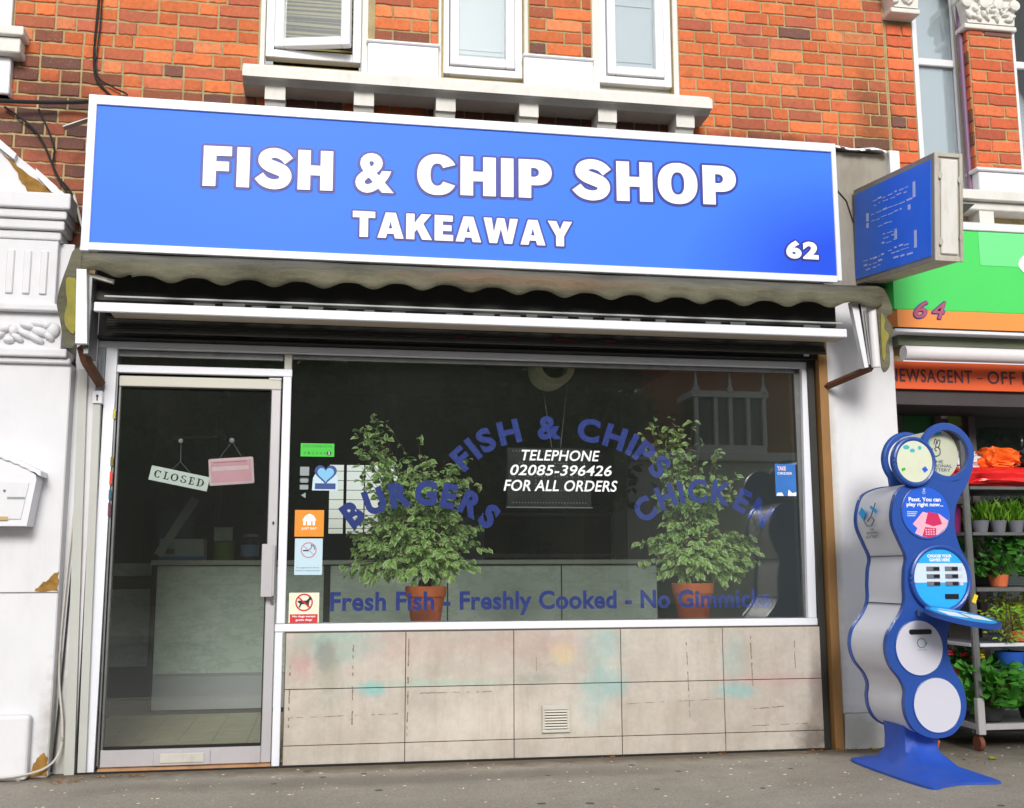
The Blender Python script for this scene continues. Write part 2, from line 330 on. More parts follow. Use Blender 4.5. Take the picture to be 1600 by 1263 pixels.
# ------------------------------------------------------------------ geometry helpers
def v3(*a): return Vector(a)
class MB:
    def __init__(s): s.b = bmesh.new()
    def box(s, x0, x1, y0, y1, z0, z1, bev=0.0, seg=1, rot=None):
        r = bmesh.ops.create_cube(s.b, size=1.0); vs = r['verts']
        M = Matrix.Translation(((x0 + x1) / 2, (y0 + y1) / 2, (z0 + z1) / 2))
        if rot is not None: M = M @ rot
        M = M @ Matrix.Diagonal((x1 - x0, y1 - y0, z1 - z0, 1))
        bmesh.ops.transform(s.b, matrix=M, verts=vs)
        if bev:
            es = list({e for v in vs for e in v.link_edges})
            bmesh.ops.bevel(s.b, geom=es, offset=bev, segments=seg, affect='EDGES', profile=0.5)
        return s
    def prism(s, pts, y0, y1, axis='Y'):
        """extrude a 2D outline; axis Y: pts are (x,z); Z: (x,y); X: (y,z)"""
        def P(p, d):
            return {'Y': (p[0], d, p[1]), 'Z': (p[0], p[1], d), 'X': (d, p[0], p[1])}[axis]
        a = [s.b.verts.new(P(p, y0)) for p in pts]; c = [s.b.verts.new(P(p, y1)) for p in pts]
        n = len(pts)
        s.b.faces.new(a); s.b.faces.new(list(reversed(c)))
        for i in range(n): s.b.faces.new((a[i], c[i], c[(i + 1) % n], a[(i + 1) % n]))
        return s
    def tube(s, path, r, n=8, cap=True):
        rings = []; N = len(path); up = Vector((0, 0, 1))
        rr = r if isinstance(r, (list, tuple)) else [r] * N
        for i, p in enumerate(path):
            p = Vector(p); d = (Vector(path[min(i + 1, N - 1)]) - Vector(path[max(i - 1, 0)])).normalized()
            a = d.cross(up)
            if a.length < 1e-3: a = d.cross(Vector((0, 1, 0)))
            a.normalize(); c = d.cross(a).normalized()
            rings.append([s.b.verts.new(p + (a * math.cos(t) + c * math.sin(t)) * rr[i]) for t in [2 * math.pi * j / n for j in range(n)]])
        for i in range(N - 1):
            for j in range(n): s.b.faces.new((rings[i][j], rings[i][(j + 1) % n], rings[i + 1][(j + 1) % n], rings[i + 1][j]))
        if cap:
            s.b.faces.new(rings[0]); s.b.faces.new(list(reversed(rings[-1])))
        return s
    def lathe(s, prof, c, n=28, axis='Z', closed=False):
        rings = []
        for r, h in prof:
            ring = []
            for j in range(n):
                t = 2 * math.pi * j / n; a, b = r * math.cos(t), r * math.sin(t)
                q = (a, b, h) if axis == 'Z' else ((a, h, b) if axis == 'Y' else (h, a, b))
                ring.append(s.b.verts.new((c[0] + q[0], c[1] + q[1], c[2] + q[2])))
            rings.append(ring)
        m = len(rings)
        for i in range(m if closed else m - 1):
            k = (i + 1) % m
            for j in range(n): s.b.faces.new((rings[i][j], rings[i][(j + 1) % n], rings[k][(j + 1) % n], rings[k][j]))
        if not closed:
            if prof[0][0] > 1e-4: s.b.faces.new(list(reversed(rings[0])))
            if prof[-1][0] > 1e-4: s.b.faces.new(rings[-1])
        return s
    def disc(s, x, z, rx, rz, y0, y1, n=40):
        return s.prism([(x + rx * math.cos(2 * math.pi * i / n), z + rz * math.sin(2 * math.pi * i / n)) for i in range(n)], y0, y1)
    def ring(s, x, z, r0, r1, y0, y1, n=40):
        vs = []
        for i in range(n):
            t = 2 * math.pi * i / n
            vs.append([s.b.verts.new((x + r * math.cos(t), y, z + r * math.sin(t))) for r, y in ((r0, y0), (r1, y0), (r1, y1), (r0, y1))])
        for i in range(n):
            a, b = vs[i], vs[(i + 1) % n]
            for k in range(4): s.b.faces.new((a[k], a[(k + 1) % 4], b[(k + 1) % 4], b[k]))
        return s
    def blob(s, c, r, sub=2, amp=0.0, fr=3.0, seed=0):
        q = bmesh.ops.create_icosphere(s.b, subdivisions=sub, radius=1.0)['verts']
        for v in q:
            d = v.co.copy(); k = 1 + amp * noise.noise(d * fr + Vector((seed, seed * 1.7, 0)))
            v.co = Vector((c[0] + d.x * r[0] * k, c[1] + d.y * r[1] * k, c[2] + d.z * r[2] * k))
        return s
    def mesh(s, name, m, smooth=False):
        bmesh.ops.recalc_face_normals(s.b, faces=s.b.faces)
        me = bpy.data.meshes.new(name); s.b.to_mesh(me); s.b.free()
        if m is not None: me.materials.append(MATS[m] if isinstance(m, str) else m)
        if smooth:
            for p in me.polygons: p.use_smooth = True
            try: me.set_sharp_from_angle(angle=R(38))
            except Exception: pass
        return me
    def build(s, name, m, parent=None, smooth=False, **k):
        return link(name, s.mesh(name, m, smooth), parent, **k)
BASE = {}
def link(name, me, parent=None, label=None, cat=None, group=None, kind=None, loc=None, rot=None, scale=None):
    o = bpy.data.objects.new(name, me); COL.objects.link(o)
    if loc is not None: o.location = loc
    if rot is not None: o.rotation_euler = rot
    if scale is not None: o.scale = scale
    if parent is not None:
        o.parent = parent
        if parent.name in BASE: o.matrix_parent_inverse = BASE[parent.name].inverted()
    tag(o, label, cat, group, kind); return o
def tag(o, label=None, cat=None, group=None, kind=None):
    for a, b in (('label', label), ('category', cat), ('group', group), ('kind', kind)):
        if b: o[a] = b
    return o
def thing(name, loc, label, cat, group=None):
    o = bpy.data.objects.new(name, None); COL.objects.link(o); o.empty_display_size = 0.1
    o.location = loc; BASE[o.name] = Matrix.Translation(loc); return tag(o, label, cat, group)
def text_raw(body, offset=0.0, space=1.0, shear=0.0, res=4):
    t = bpy.data.curves.new('lettering', 'FONT'); t.body = body; t.offset = offset; t.space_character = space; t.shear = shear; t.resolution_u = res
    o = bpy.data.objects.new('lettering', t); me = bpy.data.meshes.new_from_object(o)
    bpy.data.objects.remove(o); bpy.data.curves.remove(t)
    return [tuple(v.co[:2]) for v in me.vertices], [tuple(p.vertices) for p in me.polygons], me
def text_fit(name, body, x0, x1, z0, z1, y, m, parent, offset=0.0, space=1.0, shear=0.0, tilt=0.0, halo=0.0, res=4, xf=None, thick=0.0, cx=None):
    """flat lettering fitted to a rectangle on a plane; halo>0 makes the outline layer behind it"""
    vs, fs, me = text_raw(body, offset, space, shear, res); bpy.data.meshes.remove(me)
    ax = min(v[0] for v in vs); bx = max(v[0] for v in vs); az = min(v[1] for v in vs); bz = max(v[1] for v in vs)
    sx = (x1 - x0) / (bx - ax); sz = (z1 - z0) / (bz - az)
    base = [(x0 + (v[0] - ax) * sx, z0 + (v[1] - az) * sz) for v in vs]
    base = [(x, z + tilt * (x - x0)) for x, z in base]
    V = []; F = []
    shifts = [(0, 0)] if not halo else [(halo * math.cos(2 * math.pi * i / 16), halo * math.sin(2 * math.pi * i / 16)) for i in range(16)]
    for i, (dx, dz) in enumerate(shifts):
        o = len(V)
        for x, z in base:
            p = Vector((x + dx, y + i * 0.0002, z + dz)); V.append(xf(p) if xf else p)
        F += [tuple(o + j for j in f) for f in fs]
    me = bpy.data.meshes.new(name); me.from_pydata(V, [], F); me.materials.append(MATS[m])
    return link(name, me, parent)
def arc_text(name, body, pts, size, y, m, parent, offset=0.03, widthscale=1.0):
    """letters set one by one along a curve (x,z points), each turned with it"""
    def bez(t):
        n = len(pts) - 1; f = t * n; i = min(int(f), n - 1); u = f - i
        p0, p1, p2, p3 = pts[max(i - 1, 0)], pts[i], pts[i + 1], pts[min(i + 2, n)]
        return tuple(0.5 * ((2 * p1[k]) + (-p0[k] + p2[k]) * u + (2 * p0[k] - 5 * p1[k] + 4 * p2[k] - p3[k]) * u * u + (-p0[k] + 3 * p1[k] - 3 * p2[k] + p3[k]) * u ** 3) for k in (0, 1))
    S = [bez(i / 200) for i in range(201)]; L = [0]
    for i in range(200): L.append(L[-1] + math.dist(S[i], S[i + 1]))
    gl = []; 
    for ch in body:
        if ch == ' ': gl.append((None, 0.3)); continue
        vs, fs, me = text_raw(ch, offset); bpy.data.meshes.remove(me)
        a = min(v[0] for v in vs); b = max(v[0] for v in vs); gl.append(((vs, fs, a, b), b - a))
    tot = sum((w + 0.09) for g, w in gl) - 0.09; k = L[-1] / tot
    V = []; F = []; s = 0
    for g, w in gl:
        mid = (s + w / 2) * k; s += w + 0.09
        if g is None: continue
        i = max(j for j in range(200) if L[j] <= mid + 1e-6); a = S[i]; b = S[i + 1]
        a2 = S[max(i - 8, 0)]; b2 = S[min(i + 9, 200)]
        th = math.atan2(b2[1] - a2[1], b2[0] - a2[0]); c, sn = math.cos(th), math.sin(th)
        vs, fs, x0, x1 = g; o = len(V)
        for vx, vz in vs:
            lx = (vx - (x0 + x1) / 2) * k; lz = vz * size / 0.72
            V.append((a[0] + lx * c - lz * sn, y, a[1] + lx * sn + lz * c))
        F += [tuple(o + j for j in f) for f in fs]
    me = bpy.data.meshes.new(name); me.from_pydata(V, [], F); me.materials.append(MATS[m]); return link(name, me, parent)
def smooth_closed(pts, n=5):
    out = []; N = len(pts)
    for i in range(N):
        p0, p1, p2, p3 = pts[i - 1], pts[i], pts[(i + 1) % N], pts[(i + 2) % N]
        for j in range(n):
            u = j / n
            out.append(tuple(0.5 * ((2 * p1[k]) + (-p0[k] + p2[k]) * u + (2 * p0[k] - 5 * p1[k] + 4 * p2[k] - p3[k]) * u * u + (-p0[k] + 3 * p1[k] - 3 * p2[k] + p3[k]) * u ** 3) for k in (0, 1)))
    return out
def curve_pts(pts, n=6):
    out = []; N = len(pts)
    for i in range(N - 1):
        p0, p1, p2, p3 = pts[max(i - 1, 0)], pts[i], pts[i + 1], pts[min(i + 2, N - 1)]
        for j in range(n):
            u = j / n
            out.append(tuple(0.5 * ((2 * p1[k]) + (-p0[k] + p2[k]) * u + (2 * p0[k] - 5 * p1[k] + 4 * p2[k] - p3[k]) * u * u + (-p0[k] + 3 * p1[k] - 3 * p2[k] + p3[k]) * u ** 3) for k in range(3)))
    out.append(tuple(pts[-1])); return out

# ------------------------------------------------------------------ setting: ground
MB().box(-40, 60, -3.3, 12, -0.3, 0, 0).build('pavement', 'pavement', kind='structure')
MB().box(-60, 80, -60, 40, -1.0, -0.32, 0).build('ground', 'road_asphalt', kind='structure')
MB().box(-40, 60, -3.45, -3.302, -0.3, 0.004, 0.01).build('kerb', 'kerb_stone', kind='structure')
MB().box(-40, 60, -13, -3.452, -0.3, -0.13, 0).build('road', 'road_asphalt', kind='structure')
MB().box(-40, 60, -30, -13.002, -0.3, -0.01, 0).build('far_pavement', 'pavement', kind='structure')

# ------------------------------------------------------------------ bricks
PITCH = 0.0795; BH = 0.0675
def brick_mesh(w, seed):
    rnd = random.Random(seed); B = bmesh.new(); n = 7; h = BH / 2
    loop = []
    for i in range(n + 1): loop.append((-w / 2 + w * i / n, -h + rnd.uniform(-.0025, .003)))
    for i in range(n + 1): loop.append((w / 2 - w * i / n, h + rnd.uniform(-.003, .0025)))
    inner = [(x * (1 - 0.010 / w), z * 0.88) for x, z in loop]
    A = [B.verts.new((x, 0.012, z)) for x, z in loop]; M_ = [B.verts.new((x, -0.003 + rnd.uniform(-.001, .001), z)) for x, z in loop]
    I = [B.verts.new((x, -0.006 + rnd.uniform(-.0012, .0012), z)) for x, z in inner]; N = len(loop)
    for i in range(N):
        j = (i + 1) % N
        B.faces.new((A[i], A[j], M_[j], M_[i])); B.faces.new((M_[i], M_[j], I[j], I[i]))
    B.faces.new(list(reversed(I))); bmesh.ops.triangulate(B, faces=[f for f in B.faces if len(f.verts) > 4])
    bmesh.ops.recalc_face_normals(B, faces=B.faces)
    me = bpy.data.meshes.new('brick'); B.to_mesh(me); B.free(); me.materials.append(MATS['brick']); return me
STR = [brick_mesh(0.213, i) for i in range(6)]; HDR = [brick_mesh(0.100, 20 + i) for i in range(4)]; MID = [brick_mesh(0.15, 40 + i) for i in range(4)]
BR_COLS = [(220, 118, 66)] * 4 + [(212, 110, 62), (226, 130, 78), (204, 106, 64), (206, 112, 78), (186, 100, 74), (228, 138, 90), (214, 110, 60), (176, 98, 70)]
DARK_COLS = [(128, 80, 62), (112, 76, 66), (142, 84, 60), (104, 76, 70)]
def bricks(parent, spans, y, darkness, limit=300, name='brick', cols=BR_COLS, only_long=False):
    """spans: function z -> list of (x0,x1) visible on that course"""
    lst = []
    zs = [3.02 + i * PITCH for i in range(-4, 26)]
    for r, z in enumerate(zs):
        rnd = random.Random(r * 7 + int(y * 100) + 3)
        for (x0, x1) in spans(z):
            x = x0 - (0.0 if only_long else rnd.choice((0, 0.06, 0.11)) * 0)
            k = r % 2
            while x < x1 - 0.03:
                w = 0.225 if (k % 2 == 0) else 0.112
                if rnd.random() < 0.18: w = 0.16
                if rnd.random() < 0.12: k += 1
                if x1 - x - w < 0.05: w = x1 - x
                lst.append((x, w, z, rnd.random())); x += w; k += 1
    lst.sort(key=lambda b: -b[1])
    for i, (x, w, z, q) in enumerate(lst):
        ww = w - 0.012
        if w > 0.19: me = STR[int(q * 6)]; bw = 0.213
        elif w > 0.13: me = MID[int(q * 4)]; bw = 0.15
        else: me = HDR[int(q * 4)]; bw = 0.1
        rnd = random.Random(i * 13 + 5)
        o = link(name, me, parent, loc=(x + w / 2, y + rnd.uniform(-.002, .002), z + rnd.uniform(-.0015, .0015)), rot=(0, R(rnd.uniform(-.7, .7)), 0), scale=(ww / bw, 1, 1))
        d = darkness(x + w / 2, z)
        c = rnd.choice(DARK_COLS) if rnd.random() < d else rnd.choice(cols)
        j = rnd.uniform(0.9, 1.1); o.color = s2l(tuple(min(255, v * j) for v in c))
    return len(lst)

# ------------------------------------------------------------------ shop building (number 62, upper part)
bld = thing('shop_building', (1.0, 0.2, 0), 'orange brick upper wall with three white windows above the blue shop sign', 'building')
m = MB()
for x0, x1, z0, z1 in ((-2.2, -0.42, 2.3, 5.4), (2.11, 3.56, 2.3, 5.4), (-0.42, 2.11, 2.3, 3.98), (.205, .66, 3.98, 5.4), (1.15, 1.63, 3.98, 5.4)):
    m.box(x0, x1, 0.001, 0.3, z0, z1)
m.build('mortar_wall', 'mortar', bld)
def spans62(z):
    out = []
    top = 4.95
    if z > 3.55:
        out.append((-1.86 if z < 4.0 else -1.79, -0.43)) if z > 3.53 and z < 4.55 else None
    elif z > 2.95: out.append((-1.86, -1.27))
    elif z > 2.72: out.append((-1.5, -1.27))
    if 3.55 < z < 3.79: out.append((-0.43, 2.2))
    if 4.15 < z < 4.56:
        if z > 4.2: out.append((.24, .63))
        if z > 4.13: out.append((1.185, 1.585))
    if z > 3.57 and z < 4.85: out.append((2.145, 3.555) if z > 3.80 else (2.2, 3.555))
    return [o for o in out if o]
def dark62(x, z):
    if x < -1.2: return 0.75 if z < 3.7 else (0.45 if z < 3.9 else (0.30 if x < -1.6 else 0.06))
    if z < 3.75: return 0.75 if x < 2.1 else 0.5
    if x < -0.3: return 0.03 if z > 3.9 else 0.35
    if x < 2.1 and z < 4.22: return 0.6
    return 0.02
nb = bricks(bld, spans62, 0.0, dark62)

def window_unit(parent, x0, x1, z0, z1, open_=False, fr=0.05, sash=0.055, y=0.03, back='curtain'):
    m = MB()
    for a, b, c, d in ((x0, x0 + fr, z0, z1), (x1 - fr, x1, z0, z1), (x0 + fr, x1 - fr, z0, z0 + fr)): m.box(a, b, y, y + 0.07, c, d, 0.004)
    w = m.build('window', 'white_gloss', parent)
    sx0, sx1, sz0 = x0 + fr + .004, x1 - fr - .004, z0 + fr + .004
    def xf(o):
        if open_:   # casement swung out about its left edge
            o.matrix_local = Matrix.Translation((sx0, y, 0)) @ Matrix.Rotation(R(-13), 4, 'Z') @ Matrix.Translation((-sx0, -y, 0))
        return o
    m = MB()
    for a, b, c, d in ((sx0, sx0 + sash, sz0, z1), (sx1 - sash, sx1, sz0, z1), (sx0 + sash, sx1 - sash, sz0, sz0 + sash)): m.box(a, b, y - 0.02, y + 0.035, c, d, 0.006, 2)
    xf(m.build('sash', 'white_gloss', w)); 
    xf(MB().box(sx0 + sash, sx1 - sash, y + 0.008, y + 0.014, sz0 + sash, z1).build('pane', 'shop_glass' if open_ else 'house_glass', w))
    return w, sx0, sx1, sz0
w1, a, b, c = window_unit(bld, -0.395, 0.165, 4.045, 5.3, True)
m = MB()
for i in range(26):
    z = 4.10 + i * 0.026 + random.uniform(-.006, .006)
    m.box(-0.30, 0.12, 0.11, 0.132, z, z + 0.0015, rot=Matrix.Rotation(R(random.choice((55, 62, 30, 68))), 4, 'X') @ Matrix.Rotation(R(random.uniform(-1.2, .6)), 4, 'Y'))
m.build('venetian_blind', 'blind', w1)
MB().box(-0.36, 0.16, 0.25, 0.27, 3.99, 5.3).build('room_backing', 'room_dark', w1)
for x0, x1 in ((.648, 1.155), (1.635, 2.11)):
    w, a, b, c = window_unit(bld, x0, x1, 4.02 if x0 < 1 else 4.035, 5.3, False)
    MB().box(x0, x1, 0.075, 0.08, 3.99, 5.3).build('net_curtain', 'curtain', w)
    m = MB()
    for i in range(4): m.box(x0 + .1, x1 - .12, 0.068, 0.074, 4.14 + i * .03 + (0 if i < 3 else .35), 4.15 + i * .03 + (0 if i < 3 else .35))
    m.build('blind_bar', 'curtain', w)
m = MB()
for xx in ((-.425, -.397), (.168, .205), (.63, .646), (1.158, 1.182), (1.588, 1.633), (2.112, 2.145)): m.box(xx[0], xx[1], -0.004, 0.08, 3.97, 5.3, 0.003)
m.build('reveal_trim', 'ledge_paint', bld)
for x0, x1, z1 in ((.203, .628, 4.17), (1.15, 1.585, 4.155)):
    MB().box(x0, x1, -0.03, 0.0, 3.95, z1 - .012, 0.006).box(x0 - .008, x1 + .008, -0.045, 0.0, z1 - .018, z1, 0.006).build('white_panel', 'white_gloss', bld)
m = MB(); m.prism([(-0.24, 3.79), (-0.24, 3.845), (-0.225, 3.86), (-0.20, 3.865), (-.19, 3.885), (0.02, 3.955), (0.02, 3.77), (-.17, 3.77), (-.2, 3.79)], -0.50, 2.27, 'X')
m.build('window_ledge', 'ledge_paint', bld)
for bx in (-.378, .125, .60, 1.095, 1.575, 2.063):
    m = MB(); m.prism([(-0.17, 3.69), (-0.17, 3.77), (-.001, 3.77), (-.001, 3.55), (-.115, 3.55), (-.115, 3.62), (-.135, 3.66), (-.15, 3.685)], bx, bx + .115, 'X'); m.build('ledge_bracket', 'ledge_paint', bld)

# gutter-like torn lead flashing + grey box beside the sign
gb = thing('grey_backing_panel', (3.25, -0.05, 2.7), 'weathered grey metal panel between the blue sign and the projecting sign', 'panel')
MB().box(3.02, 3.50, -0.06, -0.015, 2.72, 3.645, 0.004).build('panel_sheet', mat('panel_grey', (150, 144, 132), .6, var=.12, vscale=3, dirt=.5, dirtc=(108, 98, 80)), gb)
m = MB()
pts = curve_pts([(3.0, -.08, 3.675), (3.12, -.10, 3.67), (3.25, -.10, 3.655), (3.38, -.11, 3.665), (3.48, -.10, 3.65)], 4)
for i in range(len(pts) - 1):
    a, b = pts[i], pts[i + 1]; h = 0.012 + 0.012 * abs(math.sin(i * 1.9))
    q = [m.b.verts.new(p) for p in ((a[0], a[1] - .02, a[2] - h), (b[0], b[1] - .02, b[2] - h), (b[0], b[1], b[2]), (a[0], a[1], a[2]), (a[0], 0, a[2] + .01), (b[0], 0, b[2] + .01))]
    m.b.faces.new(q[:4]); m.b.faces.new((q[3], q[2], q[5], q[4]))
m.build('torn_flashing', 'white_flake', gb)
m.b = None
MB().box(3.49, 3.56, -0.10, -0.01, 3.2, 3.66, 0.003).build('white_edge_board', 'white_gloss', gb)

# ------------------------------------------------------------------ main sign
sg = thing('shop_sign', (0.86, -0.3, 2.72), 'long bright blue sign reading FISH & CHIP SHOP TAKEAWAY 62 in white', 'sign')
MB().box(-1.235, 2.965, -0.30, -0.02, 2.745, 3.56).build('sign_box', 'dark_metal', sg)
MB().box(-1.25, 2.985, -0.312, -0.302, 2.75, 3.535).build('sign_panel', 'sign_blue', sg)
m = MB(); m.box(-1.292, -1.249, -0.325, -0.29, 2.71, 3.582, .003).box(2.982, 3.012, -0.325, -0.29, 2.725, 3.582, .003)
m.box(-1.249, 2.982, -0.3245, -0.29, 3.528, 3.582, .003).box(-1.249, 2.982, -0.3245, -0.29, 2.715, 2.757, .003)
m.build('sign_frame', 'white_frame', sg)
GL = {'F': [[(0,0),(.30,0),(.30,.38),(.60,.38),(.60,.62),(.30,.62),(.30,.76),(.66,.76),(.66,1),(0,1)]],
 'I': [[(0,0),(.30,0),(.30,1),(0,1)]],
 'H': [[(0,0),(.30,0),(.30,.37),(.54,.37),(.54,0),(.84,0),(.84,1),(.54,1),(.54,.62),(.30,.62),(.30,1),(0,1)]],
 'T': [[(0,.75),(.25,.75),(.25,0),(.55,0),(.55,.75),(.80,.75),(.80,1),(0,1)]],
 'E': [[(0,0),(.68,0),(.68,.24),(.30,.24),(.30,.385),(.62,.385),(.62,.615),(.30,.615),(.30,.76),(.66,.76),(.66,1),(0,1)]],
 'A': [[(0,0),(.30,0),(.345,.17),(.585,.17),(.63,0),(.94,0),(.65,1),(.29,1)],[(.40,.38),(.53,.38),(.465,.66)]],
 'K': [[(0,0),(.30,0),(.30,.27),(.39,.40),(.58,0),(.94,0),(.62,.62),(.90,1),(.55,1),(.30,.64),(.30,1),(0,1)]],
 'W': [[(0,1),(.30,1),(.38,.42),(.50,1),(.78,1),(.90,.42),(.98,1),(1.28,1),(1.06,0),(.78,0),(.64,.58),(.50,0),(.22,0)]],
 'Y': [[(0,1),(.33,1),(.465,.66),(.60,1),(.93,1),(.615,.40),(.615,0),(.315,0),(.315,.40)]]}
def _arc(cx, cz, rx, rz, a0, a1, n=22, e=1.0):
    out = []
    for i in range(n + 1):
        a = R(a0 + (a1 - a0) * i / n); c, s_ = math.cos(a), math.sin(a)
        out.append((cx + rx * math.copysign(abs(c) ** e, c), cz + rz * math.copysign(abs(s_) ** e, s_)))
    return out
GL['O'] = [_arc(.47, .5, .47, .525, 0, 350, 35, .9), _arc(.47, .5, .155, .285, 0, 345, 23, .85)]
GL['C'] = [_arc(.47, .5, .47, .525, 28, 332, 34, .9) + list(reversed(_arc(.47, .5, .16, .285, 34, 326, 26, .85)))]
GL['P'] = [[(0, 0), (.30, 0), (.30, .33), (.42, .33)] + _arc(.42, .665, .38, .335, -80, 80, 16, .9) + [(.42, 1), (0, 1)], [(.30, .55), (.38, .55)] + _arc(.38, .665, .11, .115, -70, 70, 8) + [(.38, .78), (.30, .78)]]
def _s():
    c = [(.735, .70, .125), (.60, .835, .125), (.39, .895, .125), (.20, .83, .135), (.155, .69, .145), (.26, .585, .155), (.43, .515, .16), (.60, .435, .155), (.66, .30, .145), (.58, .155, .13), (.38, .105, .125), (.17, .165, .125), (.03, .31, .125)]
    p = curve_pts(c, 4); L = []; Q = []
    for i in range(len(p)):
        a, b = p[max(i - 1, 0)], p[min(i + 1, len(p) - 1)]; dx, dz = b[0] - a[0], b[1] - a[1]; d = math.hypot(dx, dz) or 1
        L.append((p[i][0] - dz / d * p[i][2], p[i][1] + dx / d * p[i][2])); Q.append((p[i][0] + dz / d * p[i][2], p[i][1] - dx / d * p[i][2]))
    return [L + list(reversed(Q))]
GL['S'] = _s()
def heavy_text(name, body, x0, x1, z0, z1, y, m, parent, tilt=0, halo=0, gap=.125):
    V0 = []; F0 = []; x = 0
    for ch in body:
        cu = bpy.data.curves.new('glyph', 'CURVE'); cu.dimensions = '2D'; cu.fill_mode = 'BOTH'
        for poly in GL[ch]:
            sp = cu.splines.new('POLY'); sp.points.add(len(poly) - 1)
            for q, (a, b) in zip(sp.points, poly): q.co = (a, b, 0, 1)
            sp.use_cyclic_u = True
        o = bpy.data.objects.new('glyph', cu); me = bpy.data.meshes.new_from_object(o)
        mn = min(v.co.x for v in me.vertices); mx = max(v.co.x for v in me.vertices); off = len(V0)
        V0 += [(v.co.x - mn + x, v.co.y) for v in me.vertices]; F0 += [tuple(off + j for j in p.vertices) for p in me.polygons]
        x += mx - mn + gap; bpy.data.objects.remove(o); bpy.data.curves.remove(cu); bpy.data.meshes.remove(me)
    tot = x - gap; kx = (x1 - x0) / tot; kz = z1 - z0; V = []; F = []
    sh = [(0, 0)] if not halo else [(halo * math.cos(2 * math.pi * i / 16), halo * math.sin(2 * math.pi * i / 16)) for i in range(16)]
    for i, (dx, dz) in enumerate(sh):
        off = len(V); V += [(x0 + a * kx + dx, y + i * .0002, z0 + b * kz + tilt * a * kx + dz) for a, b in V0]; F += [tuple(off + j for j in f) for f in F0]
    me = bpy.data.meshes.new(name); me.from_pydata(V, [], F); me.materials.append(MATS[m]); return link(name, me, parent)
T0 = 0.0154
def sz(x): return T0 * (x + .68)
for wd, x0, x1, za, zb, of in (('FISH', -.683, .014, 3.103, 3.332, .058), ('&', .138, .352, 3.10, 3.332, .034), ('CHIP', .482, 1.255, 3.108, 3.338, .058), ('SHOP', 1.375, 2.370, 3.112, 3.352, .058)):
    for nm, y, mt, ha in (('lettering_outline', -0.3155, 'sign_navy', .015), ('lettering', -0.3185, 'sign_white', 0)):
        (text_fit(nm, wd, x0, x1, za + sz(x0), zb + sz(x0), y, mt, sg, of, 1.22, tilt=T0, halo=ha) if wd == '&' else heavy_text(nm, wd, x0, x1, za + sz(x0), zb + sz(x0), y, mt, sg, T0, ha))
for wd, x0, x1, za, zb in (('TAKEAWAY', .128, 1.372, 2.858, 3.006), ('62', 2.668, 2.872, 2.850, 2.962)):
    for nm, y, mt, ha in (('lettering_outline', -0.3155, 'sign_navy', .011), ('lettering', -0.3185, 'sign_white', 0)):
        (text_fit(nm, wd, x0, x1, za, zb, y, mt, sg, .055, 1.18, tilt=0, halo=ha) if wd == '62' else heavy_text(nm, wd, x0, x1, za, zb, y, mt, sg, 0, ha, .09))
MB().box(-1.45, -1.25, -0.22, -0.17, 3.47, 3.475, rot=Matrix.Rotation(R(-24), 4, 'Y')).build('loose_flashing', 'lead', sg)

# ------------------------------------------------------------------ awning
aw = thing('awning', (0.95, -0.4, 2.4), 'folded brown canvas awning with scalloped valance under the blue sign', 'awning')
def valance():
    m = MB(); n = 360; x0, x1 = -1.30, 3.235; rows = []
    per = 0.262
    for i in range(n + 1):
        x = x0 + (x1 - x0) * i / n
        e = min(1, min(x - x0, x1 - x) / 0.12)
        sc = 1 - (0.5 + 0.5 * math.cos(2 * math.pi * (x + 0.02) / per)) ** 1.5
        zb = 2.522 + 0.034 * sc * 1.0 + 0.008 * math.sin(x * 2.3) + (0.02 if x < -1.0 else 0)
        col = []
        for j, t in enumerate((0, .22, .45, .5, .58, .8, 1)):
            z = 2.700 + (zb - 2.700) * t
            if j == 6: pass
            fold = 0.006 * math.sin(x * 5 + t * 2) + 0.003 * math.sin(x * 13 + t * 3)
            col.append(m.b.verts.new((x, -0.33 - 0.12 * min(1, t * 2.2) * (0.6 + .4 * e) + fold - (0.01 if j >= 4 else 0), z)))
        rows.append(col)
    for i in range(n):
        for j in range(6): m.b.faces.new((rows[i][j], rows[i + 1][j], rows[i + 1][j + 1], rows[i][j + 1]))
    me = m.mesh('valance', 'canvas', True)
    o = link('valance', me, aw); md = o.modifiers.new('thick', 'SOLIDIFY'); md.thickness = 0.004
valance()
def wing(pts, yoff, name='side_canvas'):
    m = MB(); P = smooth_closed(pts, 4); m.prism(P, yoff, yoff + 0.006); o = m.build(name, 'canvas', aw)
    return o
wing([(-1.30, 2.68), (-1.325, 2.60), (-1.352, 2.50), (-1.368, 2.40), (-1.350, 2.32), (-1.335, 2.25), (-1.318, 2.17), (-1.262, 2.19), (-1.262, 2.40), (-1.262, 2.66)], -.43)
m = MB(); m.prism(smooth_closed([(-1.325, 2.525), (-1.300, 2.53), (-1.275, 2.50), (-1.268, 2.25), (-1.312, 2.27), (-1.325, 2.33), (-1.315, 2.40), (-1.325, 2.46)], 4), -.437, -.432); m.build('backlit_canvas', 'canvas_inside_lit', aw)  # light through the left canvas wing, put in as a yellow sheet
wing([(3.08, 2.66), (3.20, 2.665), (3.245, 2.60), (3.262, 2.52), (3.225, 2.49), (3.250, 2.44), (3.262, 2.39), (3.228, 2.34), (3.232, 2.28), (3.222, 2.19), (3.175, 2.185), (3.165, 2.5), (3.10, 2.57)], -.43)
m = MB(); m.prism(smooth_closed([(3.185, 2.50), (3.21, 2.47), (3.20, 2.42), (3.228, 2.38), (3.205, 2.32), (3.20, 2.25), (3.180, 2.25)], 4), -.437, -.432); m.build('backlit_canvas', 'canvas_inside_lit', aw)  # right wing: light through the canvas, again as sheet colour
